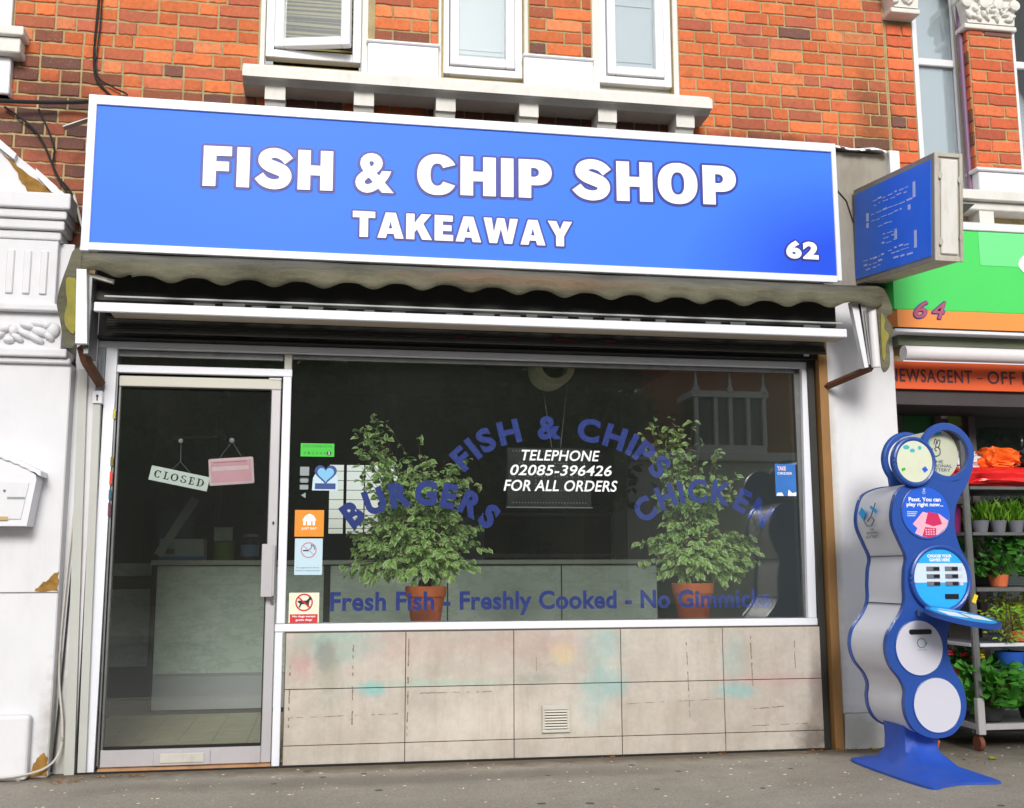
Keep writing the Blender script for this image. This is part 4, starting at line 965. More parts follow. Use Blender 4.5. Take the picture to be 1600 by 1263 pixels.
for k in range(4): dot(1.30 + k * .018, 1.683); dot(1.30 + k * .018, 1.60); dot(1.42 + k * .018, 1.683); dot(1.42 + k * .018, 1.60); dot(1.42 + k * .018, 1.515)
for k in range(3): dot(1.357, 1.62 + k * .021)
m.build('sign_dots', 'vinyl_grey', t, kind='stuff')
m = MB(); m.tube([(1.335, .40, 2.19), (1.385, .365, 1.782)], .0016, 5).tube([(1.495, .40, 2.19), (1.44, .365, 1.782)], .0016, 5); m.build('hanging_string', 'vinyl_grey', t)
t = thing('duct_ring', (1.42, .5, 2.2), 'round cream duct opening just under the top of the window', 'duct')
MB().lathe([(.085, -.0), (.125, -.0), (.13, .02), (.13, .24), (.125, .26), (.085, .26), (.082, .24), (.082, .02)], (1.415, .38, 2.305), 36, 'Y', True).build('duct_body', 'duct_cream', t, True)
MB().disc(1.415, 2.305, .083, .083, .50, .505).build('duct_grille', 'black_panel', t)
m = MB(); m.box(-.19, 2.86, .05, .42, .690, .712, .003); tag(m.build('window_board', 'interior_grey'), 'grey inner window board carrying the two potted plants', 'sill')
lv = MB().blob((.49, .42, 1.50), (.012, .01, .018), 2).build('red_light', 'vinyl_red', None, True); tag(lv, 'tiny red lamp glimpsed between the leaves above the word Burgers', 'lamp')

# ------------------------------------------------------------------ plants
def leaf_data(width=.52, fold=.12):
    v = [(0, 0, 0), (0, .5, -.03), (0, 1, -.10), (-width * .42, .25, fold * .6), (-width * .5, .58, fold * .7), (width * .42, .25, fold * .6), (width * .5, .58, fold * .7)]
    f = [(0, 1, 3), (3, 1, 4), (4, 1, 2), (0, 5, 1), (5, 6, 1), (6, 2, 1)]
    return v, f, [.2, 0, .9, 1, 1, 1, 1]

def leaf_mesh(mt, L=1.0, wd=.52, name='leaf'):
    v, f, e = leaf_data(wd); me = bpy.data.meshes.new(name); me.from_pydata([(a * L, b * L, c * L) for a, b, c in v], [], f)
    at = me.attributes.new('edge', 'FLOAT', 'POINT'); at.data.foreach_set('value', e); me.materials.append(MATS[mt]); return me
def leaves_joined(name, xfs, mt, parent, wd=.52, kind='stuff'):
    v0, f0, e0 = leaf_data(wd); V = []; F = []; E = []
    for M in xfs:
        o = len(V); V += [tuple(M @ Vector(p)) for p in v0]; F += [tuple(o + j for j in f) for f in f0]; E += e0
    me = bpy.data.meshes.new(name); me.from_pydata(V, [], F); at = me.attributes.new('edge', 'FLOAT', 'POINT'); at.data.foreach_set('value', E)
    me.materials.append(MATS[mt]); return link(name, me, parent, kind=kind)
def orient(pos, d, roll, L, up=None):
    d = d.normalized(); n = Vector((0, -.45, .9)) if up is None else up
    s = d.cross(n)
    if s.length < .05: s = Vector((1, 0, 0))
    s.normalize(); n = s.cross(d)
    M = Matrix((s, d, n)).transposed().to_4x4()
    return Matrix.Translation(pos) @ M @ Matrix.Rotation(roll, 4, 'Y') @ Matrix.Scale(L, 4)
def ficus(x, y, z, rp, hp, ells, seed, label, nb):
    rnd = random.Random(seed); t = thing('potted_ficus', (x, y, z), label, 'plant', 'potted plants in the shop window')
    p = MB(); p.lathe([(0, 0), (rp * .70, 0), (rp * .73, .01), (rp * .93, hp * .72), (rp * 1.0, hp * .725), (rp * 1.03, hp * .98), (rp * .98, hp), (rp * .9, hp), (rp * .88, hp * .86), (0, hp * .86)], (x, y, z + .016), 32)
    p.build('pot', 'terracotta', t, True)
    MB().lathe([(0, 0), (rp * .95, 0), (rp * 1.06, .018), (rp * 1.0, .02), (rp * .8, .008), (0, .008)], (x, y, z + .003), 28).build('saucer', 'terracotta', t, True)
    MB().lathe([(0, hp * .87), (rp * .86, hp * .868)], (x, y, z + .018), 24).build('soil', 'soil', t)
    b = MB(); stems = []
    for k in range(4):
        a = k * 1.7 + rnd.random(); q = [(x + .02 * math.cos(a), y + .02 * math.sin(a), z + hp * .85)]
        e = ells[0]; top = (x + (e[0] - x) * .6 + .12 * math.cos(a), y + .05 * math.sin(a), e[1] + e[3] * .4)
        q.append((x + .035 * math.cos(a), y + .03 * math.sin(a), z + hp + .12)); q.append(top); c = curve_pts(q, 5); stems.append(c)
        b.tube(c, [.011 - .007 * i / (len(c) - 1) for i in range(len(c))], 7)
    xfs = []
    wts = [e[4] for e in ells]
    for k in range(nb):
        e = rnd.choices(ells, wts)[0]
        while True:
            u = Vector((rnd.uniform(-1, 1), rnd.uniform(-1, 1), rnd.uniform(-1, 1)))
            if .25 < u.length < 1: break
        tip = Vector((e[0] + u.x * e[2], y + u.y * e[5], e[1] + u.z * e[3]))
        s = rnd.choice(stems); s0 = Vector(s[min(len(s) - 1, int(rnd.uniform(.35, 1) * len(s)))])
        if s0.z > tip.z - .02: s0 = Vector(s[max(2, int(len(s) * .4))])
        mid = (s0 + tip) / 2 + Vector((0, 0, .05)); c = curve_pts([tuple(s0), tuple(mid), tuple(tip)], 5)
        b.tube(c, [.0035 - .0022 * i / (len(c) - 1) for i in range(len(c))], 5)
        for i in range(3, len(c)):
            p0 = Vector(c[i]); d = (Vector(c[i]) - Vector(c[i - 1])).normalized()
            for sgn in (-1, 1):
                if rnd.random() < .12: continue
                side = d.cross(Vector((0, 0, 1))); side = side.normalized() if side.length > .01 else Vector((1, 0, 0))
                ld = (d * rnd.uniform(.1, .7) + side * sgn * rnd.uniform(.4, 1) + Vector((rnd.uniform(-.4, .4), rnd.uniform(-.7, .1), -rnd.uniform(.15, .9))))
                xfs.append(orient(p0 + Vector((rnd.uniform(-.012, .012), rnd.uniform(-.012, .012), rnd.uniform(-.012, .012))), ld, rnd.uniform(-.7, .7), rnd.uniform(.042, .064), Vector((rnd.uniform(-.3, .3), -rnd.uniform(.3, 1), rnd.uniform(.2, 1)))))
    b.build('trunk', 'bark', t)
    xfs = [M for M in xfs if M.translation.z > z + .16 and M.translation.y > .075 and M.translation.y < .62]
    xfs.sort(key=lambda M: M.translation.y)
    lm = leaf_mesh('ficus_leaf', 1.0)
    for M in xfs[:290]:
        o = link('leaf', lm, t); o.matrix_basis = M
    leaves_joined('foliage', xfs[290:], 'ficus_leaf', t)
    return len(xfs)
n1 = ficus(.605, .27, .712, .118, .215, [(.53, 1.18, .45, .27, 9, .20), (.36, 1.42, .22, .22, 2, .16), (.58, 1.56, .33, .20, 3, .16), (.28, 1.80, .10, .20, .9, .08), (.85, 1.60, .14, .14, .5, .12), (.20, 1.02, .16, .10, .5, .12), (.50, 1.85, .10, .12, .3, .10), (.15,1.62,.08,.1,.3,.08)], 5,
          'large variegated ficus in a terracotta pot, left one in the window beside the Burgers lettering', 265)
n2 = ficus(2.235, .27, .712, .125, .225, [(2.27, 1.15, .40, .22, 8, .2), (2.26, 1.48, .30, .14, 2.2, .16), (2.08, 1.80, .15, .20, 1.0, .1), (2.42, 1.66, .16, .14, .8, .1), (2.28, 1.90, .12, .10, .3, .08)], 11,
          'smaller variegated ficus in a terracotta pot, right one in the window beside the Chicken lettering', 215)

# ------------------------------------------------------------------ left neighbour
lp = thing('left_pilaster', (-1.7, -.1, 0), 'white painted pilaster with fluted capital and flaking ochre patches at the left edge', 'pilaster')
MB().box(-2.4, -1.345, -.13, .0, 0.002, 2.16, .006).build('shaft', 'white_render', lp)
MB().box(-1.344, -1.236, -.03, .0, 0.002, 2.5).build('return_wall', 'white_render', lp)
m = MB(); m.box(-2.4, -1.345, -.1325, -.131, .925, .931); m.build('joint_line', 'joint_shade' if 'joint_shade' in MATS else mat('joint_shade', (120, 120, 118), .8), lp)  # thin grey strip: shadow line of the joint, painted as colour
def rough_patch(pts, y, name='bare_patch', mt='ochre_patch'):
    P = []; rnd = random.Random(int(abs(pts[0][0]) * 1000))
    for i in range(len(pts)):
        a, b = pts[i], pts[(i + 1) % len(pts)]
        for k in range(4):
            u = k / 4; j = .006 if k else 0
            P.append((a[0] + (b[0] - a[0]) * u + rnd.uniform(-j, j), a[1] + (b[1] - a[1]) * u + rnd.uniform(-j, j)))
    m = MB(); m.prism(P, y - .002, y + .002); return m.build(name, mt, lp)
rough_patch([(-1.347, .935), (-1.347, 1.035), (-1.375, 1.02), (-1.40, .99), (-1.43, .97), (-1.46, .936)], -.1315)
rough_patch([(-1.347, .01), (-1.347, .10), (-1.37, .125), (-1.40, .10), (-1.42, .04), (-1.46, .02), (-1.45, .008)], -.1315)
m = MB(); m.box(-2.4, -1.36, -.19, 0, 2.161, 2.205, .008, 2).box(-2.4, -1.345, -.16, 0, 2.13, 2.16, .006); m.build('lower_moulding', 'white_render', lp)
MB().box(-2.4, -1.40, -.15, 0, 2.206, 2.405, .004).build('frieze', 'white_render', lp)
MB().box(-2.4, -1.395, -.20, 0, 2.406, 2.445, .008, 2).build('frieze_ledge', 'white_render', lp)
m = MB()
for i, (x, z, rx, rz, a) in enumerate(((-1.44, 2.31, .036, .042, 0), (-1.47, 2.335, .03, .022, 0), (-1.505, 2.30, .05, .026, 20), (-1.51, 2.34, .05, .02, 10), (-1.53, 2.265, .055, .02, 30), (-1.575, 2.285, .05, .02, 25), (-1.57, 2.33, .045, .018, 15), (-1.62, 2.265, .04, .018, 35),
                            (-1.69, 2.31, .05, .024, -20), (-1.72, 2.27, .045, .02, -30), (-1.66, 2.25, .03, .018, 0), (-1.76, 2.33, .05, .022, -15), (-1.64, 2.30, .025, .03, 0), (-1.46, 2.275, .035, .02, 40), (-1.82, 2.3, .05, .03, 0))):
    q = bmesh.ops.create_icosphere(m.b, subdivisions=2, radius=1)['verts']
    bmesh.ops.transform(m.b, matrix=Matrix.Translation((x, -.155, z)) @ Matrix.Rotation(R(a), 4, 'Y') @ Matrix.Diagonal((rx, .03, rz, 1)), verts=q)
m.build('carved_scrolls', 'white_render', lp, True)
MB().box(-2.4, -1.365, -.12, 0, 2.446, 2.80, .004).build('capital_back', 'white_render', lp)
MB().box(-2.4, -1.438, -.17, 0, 2.4465, 2.8005, .004).build('capital_block', 'white_render', lp)
for x in (-1.50, -1.585, -1.67, -1.755): MB().box(x - .022, x + .016, -.182, -.1715, 2.50, 2.74, .005).build('flute', 'white_render', lp)
m = MB()
for z0, z1, xr, yf in ((2.801, 2.85, -1.425, -.18), (2.851, 2.905, -1.405, -.205), (2.906, 2.955, -1.392, -.225), (2.956, 3.045, -1.372, -.25)): m.box(-2.4, xr, yf, 0, z0, z1, .01, 2)
m.build('cornice', 'white_render', lp)
m = MB(); m.prism([(-2.4, 3.046), (-1.40, 3.046), (-1.80, 3.36), (-2.4, 3.80)], -.20, -.01); m.build('gable_top', 'white_render', lp)
def lpx(pts): return pts
rough_patch([(-1.755, 3.275), (-1.70, 3.235), (-1.62, 3.165), (-1.55, 3.12), (-1.46, 3.05), (-1.60, 3.05), (-1.635, 3.10), (-1.66, 3.16)], -.2025)
m = MB(); m.prism([(-1.95, 3.50), (-1.665, 3.255), (-1.675, 3.225), (-1.95, 3.44)], -.235, -.15); m.build('coping', 'white_flake', lp)
m = MB(); m.prism([(-1.565, 3.185), (-1.45, 3.085), (-1.435, 3.05), (-1.475, 3.055), (-1.555, 3.14)], -.225, -.15); m.build('coping', 'white_flake', lp)
mb = thing('letter_box', (-1.65, -.2, 1.26), 'white wall letter box with a scalloped arched roof at the left edge', 'letter box')
m = MB(); m.prism([(-1.95, 1.265), (-1.485, 1.265), (-1.452, 1.50), (-1.456, 1.525), (-1.52, 1.575), (-1.60, 1.61), (-1.70, 1.635), (-1.95, 1.64)], -.27, -.135); m.build('box_body', 'white_gloss', mb)
P = []; 
for i in range(41):
    u = i / 40; x = -1.95 + .52 * u; P.append((x, 1.64 - .115 * (max(0, u - .35) / .65) ** 1.7 - .008 * abs(math.sin(u * 40))))
P2 = [(x, z + .018 + .010 * abs(math.sin(i / 40 * 40))) for i, (x, z) in enumerate(P)]
m = MB(); m.prism(P + list(reversed(P2)), -.282, -.14); m.build('scalloped_roof', 'white_gloss', mb)
m = MB(); m.prism([(-1.90, 1.30), (-1.515, 1.30), (-1.485, 1.485), (-1.90, 1.50)], -.276, -.271); m.build('box_door', 'white_render', mb)
MB().box(-1.80, -1.575, -.279, -.2765, 1.293, 1.312).build('brass_slot', mat('brass_dull', (190, 165, 100), .5), mb)
MB().disc(-1.60, 1.443, .006, .006, -.282, -.2765, 12).build('lock', 'dull_steel', mb)
MB().box(-1.585, -1.50, -.2775, -.2765, 1.40, 1.412).build('faded_print', 'vinyl_grey', mb)
pl = thing('plinth_block', (-1.6, -.15, 0), 'white rounded plinth block at the foot of the left pilaster', 'plinth')
MB().box(-2.4, -1.43, -.20, -.132, .002, .32, .02, 3).build('block', 'white_render', pl)
lh = thing('left_house_window', (-1.9, 0, 3.6), 'white moulded window ledge and console at the top left corner', 'window ledge')
MB().box(-2.4, -1.795, -.03, .0, 4.0, 5.0, .005).build('window_casing', 'white_gloss', lh)
m = MB(); m.box(-2.4, -1.70, -.13, 0, 3.985, 4.04, .008, 2).box(-2.4, -1.72, -.10, 0, 3.93, 3.984, .008, 2).box(-2.4, -1.715, -.12, 0, 3.885, 3.929, .006); m.build('ledge', 'ledge_paint', lh)
m = MB(); m.box(-2.4, -1.775, -.06, 0, 3.66, 3.884, .006).box(-2.4, -1.77, -.075, 0, 3.66, 3.72, .006); m.build('console', 'white_gloss', lh)

def cable(path, r, label, mt='cable_black'):
    o = MB().tube(curve_pts(path, 6), r, 6).build('cable', mt, None, True); tag(o, label, 'cable'); return o
cable([(-1.33, -.02, 4.9), (-1.335, -.02, 4.3), (-1.345, -.02, 4.0), (-1.33, -.02, 3.82), (-1.27, -.02, 3.74), (-1.20, -.02, 3.68)], .007, 'black cable running down the brick wall from the top edge to the sign')
cable([(-1.32, -.025, 4.9), (-1.318, -.025, 4.2), (-1.325, -.03, 3.85), (-1.23, -.03, 3.76), (-1.15, -.03, 3.72), (-1.17, -.03, 3.66), (-1.0, -.03, 3.62)], .005, 'thinner black cable looping beside the first down to the sign top')
cable([(-2.3, -.12, 3.60), (-1.85, -.10, 3.605), (-1.6, -.08, 3.62), (-1.4, -.08, 3.635), (-1.26, -.12, 3.64)], .011, 'thick black cable crossing the bricks to the top corner of the sign')
cable([(-1.80, -.03, 3.60), (-1.62, -.03, 3.46), (-1.50, -.03, 3.22), (-1.40, -.04, 3.05), (-1.335, -.06, 2.90), (-1.32, -.06, 2.70), (-1.33, -.06, 2.60)], .007, 'black cable sagging from the thick cable down behind the sign edge')
cable([(-1.62, -.03, 3.60), (-1.53, -.03, 3.40), (-1.52, -.03, 3.25), (-1.42, -.03, 3.12), (-1.36, -.05, 2.95), (-1.335, -.07, 2.75), (-1.34, -.07, 2.55)], .006, 'second thin cable kinking down the bricks left of the sign')
cable([(-1.40, -.05, 3.10), (-1.35, -.10, 2.95), (-1.325, -.11, 2.85), (-1.35, -.12, 2.7), (-1.36, -.10, 2.55)], .007, 'pale cable beside the capital left of the sign', 'cable_white')
cable([(-1.30, -.04, 1.45), (-1.325, -.05, 1.0), (-1.335, -.06, .55), (-1.30, -.07, .25), (-1.305, -.08, .12), (-1.35, -.15, .055), (-1.46, -.21, .03), (-1.62, -.22, .02)], .006, 'grey cable running down the gap and curling onto the pavement', 'cable_white')
cable([(-1.285, -.035, 1.40), (-1.305, -.04, 1.0), (-1.32, -.05, .5), (-1.335, -.06, .12), (-1.34, -.08, .02)], .005, 'thin dark cable in the gap beside the wide shutter strip')

# ------------------------------------------------------------------ right pillar
rp_ = thing('right_pillar', (3.2, -.05, 0), 'plain white rendered pillar between the two shops', 'pillar')
MB().box(3.015, 3.468, -.055, .5, .20, 2.72, .006).build('shaft', 'white_render', rp_)
m = MB(); m.prism([(3.012, .002), (3.475, .002), (3.473, .17), (3.462, .199), (3.02, .199)], -.075, .5); m.build('plinth', 'white_render', rp_)

# ------------------------------------------------------------------ number 64, right neighbour
rb = thing('right_building', (4.4, .1, 0), 'upper floor of the neighbouring house with ornate capitals on brick pilasters and tall white windows', 'building')
m = MB(); m.box(3.561, 3.755, .0, .3, 3.2, 5.6).box(4.10, 4.42, -.09, .3, 3.55, 5.6); m.build('mortar_wall', 'mortar', rb)
MB().box(3.56, 5.6, .25, .35, 2.9, 6.0).build('room_backing', 'curtain', rb)
MB().box(3.47, 5.6, -.02, .3, 2.60, 3.30).build('wall_below', 'mortar', rb)
NB_COLS = [(222, 112, 68), (214, 102, 60), (204, 98, 62), (226, 120, 74), (196, 96, 68)]
def spansR(z, pil=2):
    out = []
    if 3.28 < z < 4.60: out.append((3.566, 3.752)) if pil == 1 else None
    if pil == 2 and 3.56 < z < 4.56: out.append((4.10, 4.42))
    return out
bricks(rb, spansR, -.092, lambda x, z: .04, cols=NB_COLS)
bricks(rb, lambda z: spansR(z, 1), -.004, lambda x, z: .04, cols=NB_COLS)
for k in range(12): # side faces of the far pilaster
    o = link('brick', HDR[k % 4], rb, loc=(4.099, -.04, 3.5725 + PITCH * (k + 0.6)), rot=(0, 0, R(-90)), scale=(.95, 1, 1)); o.color = s2l(random.choice(DARK_COLS[:1] + NB_COLS[2:]))
def capital(x0, x1, z0, ztop, seed):
    rnd = random.Random(seed); m = MB()
    m.box(x0 - .02, x1 + .02, -.12, 0, z0 - .035, z0, .008, 2).box(x0 - .03, x1 + .02, -.14, 0, z0 + .175, ztop, .006)
    m.prism([(x0, z0), (x1, z0), (x1 + .015, z0 + .175), (x0 - .02, z0 + .175)], -.125, 0)
    c = m.build('capital', 'ledge_paint', rb)
    q = MB(); w = x1 - x0
    for i in range(int(w / .024) * 3):
        x = x0 + rnd.uniform(0, w); z = z0 + rnd.uniform(.03, .16); a = rnd.uniform(0, 180)
        v = bmesh.ops.create_icosphere(q.b, subdivisions=2, radius=1)['verts']
        bmesh.ops.transform(q.b, matrix=Matrix.Translation((x, -.128, z)) @ Matrix.Rotation(R(a), 4, 'Y') @ Matrix.Diagonal((rnd.uniform(.018, .04), .022, rnd.uniform(.010, .018), 1)), verts=v)
    for i, x in enumerate([x0 - .01, x1 + .0] + ([x0 + w * .35, x0 + w * .65] if w > .25 else [])):
        q.lathe([(.018, -.02), (.036, -.014), (.04, .006), (.024, .02)], (x, -.135, z0 + .135), 14, 'Y')
    q.build('carved_foliage', 'ledge_paint', c, True)
capital(3.57, 3.735, 4.63, 4.86, 3); capital(4.085, 4.42, 4.565, 4.80, 8)
def win64(x0, x1, z0, z1, mid):
    m = MB(); y = .04
    for a, b, c, d in ((x0, x0 + .045, z0, z1), (x1 - .05, x1, z0, z1), (x0 + .045, x1 - .05, z0, z0 + .05), (x0 + .045, x1 - .05, mid, mid + .05)): m.box(a, b, y, y + .06, c, d, .005)
    w = m.build('window', 'white_gloss', rb)
    for a, b in ((z0 + .05, mid), (mid + .05, z1)): MB().box(x0 + .045, x1 - .05, y + .02, y + .026, a, b).build('pane', 'house_glass', w)
    MB().box(x0, x1, .075, .085, z0, z1).build('net_curtain', 'curtain', w)
win64(3.775, 4.125, 3.30, 5.5, 4.33); win64(4.46, 5.1, 3.55, 5.5, 4.36)
MB().box(3.755, 3.774, -.008, .04, 3.3, 5.5).build('reveal_trim', 'white_gloss', rb)
MB().box(4.425, 4.46, -.06, .04, 3.5, 5.5).build('reveal_trim', 'white_gloss', rb)
MB().tube([(4.083, -.03, 3.40), (4.083, -.03, 5.5)], .018, 10).build('downpipe', 'purple_pipe', rb, True)
m = MB(); m.box(4.09, 4.47, -.12, 0, 3.41, 3.55, .006).box(4.07, 4.49, -.135, 0, 3.551, 3.575, .006); m.build('white_panel', 'white_gloss', rb)
m = MB(); m.box(3.80, 5.6, -.19, 0, 3.335, 3.40, .006, 2).box(3.72, 5.6, -.15, 0, 3.28, 3.334, .006); m.build('window_ledge', 'ledge_paint', rb)
for x in (4.06,): m = MB(); m.prism([(-.14, 3.2), (-.14, 3.279), (0, 3.279), (0, 3.12), (-.10, 3.12), (-.10, 3.16)], x, x + .10, 'X'); m.build('ledge_bracket', 'ledge_paint', rb)
s4 = thing('neighbour_sign', (4.4, -.15, 2.4), 'green fascia with an orange strip numbered 64 on the shop at the right', 'sign')
MB().box(3.405, 5.6, -.20, -.0, 2.60, 3.12, .003).build('green_panel', 'green_board', s4)
MB().box(3.42, 5.6, -.203, 0, 2.488, 2.599, .002).build('orange_strip', 'orange_board', s4)
MB().box(3.42, 5.6, -.21, -.0, 3.122, 3.175, .004).build('top_trim', 'white_gloss', s4)
MB().box(3.40, 5.6, -.205, -.01, 2.458, 2.478, .002).build('lower_trim', 'white_gloss', s4)
MB().box(3.40, 5.6, -.20, -.01, 2.478, 2.487).build('dark_line', 'black_gap', s4)

for a in ((3.46, 3.60, 2.94), (4.00, 4.34, 2.90)): MB().box(a[0], a[1], -.2025, -.2005, a[2], 3.118).build('pale_patch', 'green_pale', s4)
for nm, y, mt, ha in (('number_outline', -.206, 'n64_line', .006), ('number', -.210, 'n64_fill', 0)):
    text_fit(nm, '6', 3.528, 3.625, 2.545, 2.655, y, mt, s4, .01, shear=.35, halo=ha); text_fit(nm, '4', 3.650, 3.745, 2.545, 2.655, y, mt, s4, .01, shear=.35, halo=ha)
text_fit('lettering', 'C', 4.262, 4.50, 2.84, 3.0, -.2035, 'text_white', s4, .03)
gm = thing('green_lamp_bracket', (3.95, -.2, 3.19), 'small dark green wedge under the ledge above the green sign', 'bracket')
m = MB(); m.prism([(3.72, 3.19), (3.86, 3.19), (3.98, 3.29), (3.72, 3.29)], -.22, -.16); m.build('bracket_body', 'dark_trim', gm)
m = MB(); m.prism([(3.73, 3.235), (3.83, 3.235), (3.90, 3.28), (3.73, 3.28)], -.224, -.2205); m.build('green_face', 'green_dark', gm)
ra = thing('roller_awning', (4.4, -.15, 2.3), 'rolled white awning tube above the newsagent strip', 'awning')
MB().tube([(3.465, -.17, 2.335), (5.6, -.17, 2.335)], .045, 20).build('tube', 'roller_white', ra, True)
MB().box(3.465, 5.6, -.12, .0, 2.395, 2.455).build('awning_bracket_board', mat('moss_board', (96, 104, 84), .7, var=.15), ra)
ns = thing('newsagent_sign', (4.4, .0, 2.1), 'orange strip sign reading NEWSAGENT - OFF LICENCE', 'sign')
MB().box(3.469, 5.6, -.0, .03, 2.145, 2.318).build('sign_board', 'red_orange_board', ns)
text_fit('lettering', 'NEWSAGENT', 3.455, 4.022, 2.187, 2.272, -.002, 'letter_brown', ns, .014, 1.1); text_fit('lettering', '-', 4.055, 4.095, 2.218, 2.226, -.002, 'letter_brown', ns, .01)
text_fit('lettering', 'OFF LICENCE', 4.128, 4.82, 2.187, 2.272, -.002, 'letter_brown', ns, .014, 1.1)
sf64 = thing('neighbour_shopfront', (4.4, .5, 0), 'dark glazed front of the newsagent behind the plant trolley', 'shopfront')
MB().box(3.469, 5.9, .03, 1.2, 2.05, 2.146).build('soffit', 'shop64_dark', sf64)
MB().box(3.80, 4.035, .50, .52, .0, 2.10).build('green_door_panel', 'green_dark', sf64)
m = MB(); m.box(3.469, 3.80, .48, .54, 0, 2.06).box(4.035, 4.06, .47, .54, 0, 2.06).box(4.06, 4.27, .49, .54, 0, 2.06).box(4.27, 4.32, .46, .54, 0, 2.06); m.build('window_frame', 'shop64_frame', sf64)
MB().box(4.32, 5.9, .50, .506, .0, 2.06).build('window_pane', 'shop_glass', sf64)
MB().box(4.25, 5.9, 1.1, 1.2, .0, 2.06).build('dark_interior', 'shop64_back', sf64)
MB().box(3.469, 4.26, .56, 1.2, 0, 2.06).build('side_interior', 'shop64_dark', sf64)
t = thing('door_notices', (4.15, .46, 2.0), 'small white and green notices on the neighbour shop frame', 'notice')
MB().box(4.088, 4.232, .483, .488, 2.035, 2.075).build('white_notice', 'text_white', t); MB().box(4.135, 4.232, .480, .4825, 1.985, 2.05).build('green_notice', mat('olive', (128, 160, 70), .5), t); MB().box(4.095, 4.232, .481, .4845, 1.93, 1.98).build('brown_notice', 'crate_brown', t)

# ------------------------------------------------------------------ projecting sign
ps = thing('projecting_sign', (3.3, -.5, 2.75), 'weathered projecting light box with a faded blue face beside the main sign', 'sign')
TI = Matrix.Translation((3.32, -.05, 3.09)) @ Matrix.Rotation(R(5.5), 4, 'X') @ Matrix.Rotation(R(2.5), 4, 'Z')
def psb(name, mt, a, bev=.0, par=ps):
    m = MB(); m.box(*a, bev); bmesh.ops.transform(m.b, matrix=TI, verts=m.b.verts); return m.build(name, mt, par)
psb('box_body', mat('aged_metal', (190, 184, 172), .6, var=.1, dirt=.6, dirtc=(120, 108, 84)), (-.075, .085, -.86, .0, -.300, .292), .004)
psb('face_frame', 'panel_grey', (-.083, -.0755, -.865, -.005, -.305, .297), .003)
psb('blue_face', 'proj_blue', (-.0875, -.0835, -.835, -.03, -.275, .262))
e = psb('end_panel', mat('end_white', (222, 220, 214), .5, var=.02, dirt=.35, dirtc=(140, 128, 96)), (-.045, .060, -.872, -.8605, -.268, .262), .006)
m = MB()
for a in ((-.084, -.060, -.872, -.8602, -.306, .298), (.070, .090, -.872, -.8602, -.306, .298), (-.06, .07, -.871, -.8602, .275, .298), (-.06, .07, -.871, -.8602, -.306, -.28)): m.box(*a, .002)
for y, z in ((-.05, .17), (.072, .15), (-.05, -.20), (.078, -.17)): m.disc(y, z, .014, .02, -.874, -.8725, 10)
bmesh.ops.transform(m.b, matrix=TI, verts=m.b.verts); m.build('end_frame', 'aged_metal', ps)
m = MB(); rnd = random.Random(9)
def dash(y, z, w, h=.006): m.box(-.0885, -.0876, y, y + w, z, z + h)
for row, (ya, yb, z) in enumerate(((-.62, -.22, .165), (-.60, -.25, .14), (-.66, -.22, .085), (-.55, -.24, .05), (-.45, -.30, .0), (-.5, -.36, -.06), (-.5, -.36, -.085), (-.50, -.33, -.115), (-.62, -.44, -.165), (-.62, -.46, -.19), (-.66, -.45, -.225), (-.36, -.16, -.18), (-.34, -.16, -.21), (-.32, -.17, -.235))):
    y = ya
    while y < yb:
        w = rnd.uniform(.015, .06); dash(y, z + rnd.uniform(-.004, .004), w, rnd.choice((.004, .006, .010))); y += w + rnd.uniform(.008, .03)
for y, z, h in ((-.69, .09, .09), (-.19, .06, .05), (-.19, .02, .03), (-.64, .03, .03), (-.70, -.20, .10), (-.50, -.11, .05)): m.box(-.0885, -.0876, y, y + .025, z, z + h)
bmesh.ops.transform(m.b, matrix=TI, verts=m.b.verts); m.build('faded_lettering', 'proj_mark', ps, kind='stuff')
MB().tube([(3.13, -.06, 3.40), (3.20, -.06, 3.32), (3.24, -.06, 3.18)], .006, 6).build('feed_cable', 'cable_black', ps)
MB().box(3.20, 3.46, -.12, -.06, 2.66, 2.76, .01).build('wall_bracket', 'panel_grey', ps)

# ------------------------------------------------------------------ game kiosk
kk = thing('lottery_kiosk', (3.08, -.8, 0), 'blue and silver wavy lottery play stand of stacked circles on the pavement', 'kiosk')
OUT = [(2.931, 1.431), (2.897, 1.345), (2.893, 1.262), (2.925, 1.177), (2.958, 1.095), (2.946, 1.03), (2.938, .95), (2.934, .862), (2.897, .79), (2.838, .715), (2.818, .63), (2.838, .548), (2.888, .482), (2.910, .423), (2.902, .361), (2.912, .292), (2.955, .228), (3.047, .192),
       (3.15, .206), (3.219, .275), (3.240, .355), (3.225, .448), (3.175, .540), (3.157, .615), (3.162, .705), (3.195, .785), (3.268, .860), (3.307, .963), (3.300, 1.062), (3.262, 1.140), (3.238, 1.240), (3.250, 1.345), (3.290, 1.425), (3.345, 1.512),
       (3.30, 1.50), (3.20, 1.478), (3.09, 1.487), (3.0, 1.47)]
OUTS = smooth_closed(OUT, 4)
def shrink(P, d):
    cx = sum(p[0] for p in P) / len(P); out = []
    n = len(P)
    for i in range(n):
        a, b = Vector(P[i - 1]), Vector(P[(i + 1) % n]); t = (b - a)
        t = t.normalized() if t.length else Vector((1, 0)); nn = Vector((-t.y, t.x)); out.append((P[i][0] - nn.x * d, P[i][1] - nn.y * d))
    return out
area = sum(OUTS[i][0] * OUTS[(i + 1) % len(OUTS)][1] - OUTS[(i + 1) % len(OUTS)][0] * OUTS[i][1] for i in range(len(OUTS)))
sgn = 1 if area > 0 else -1
YF, YB = -.95, -.57
m = MB(); m.prism(shrink(OUTS, -.006 * sgn), YF + .015, YB - .01); m.build('silver_skin', 'kiosk_silver', kk, True)
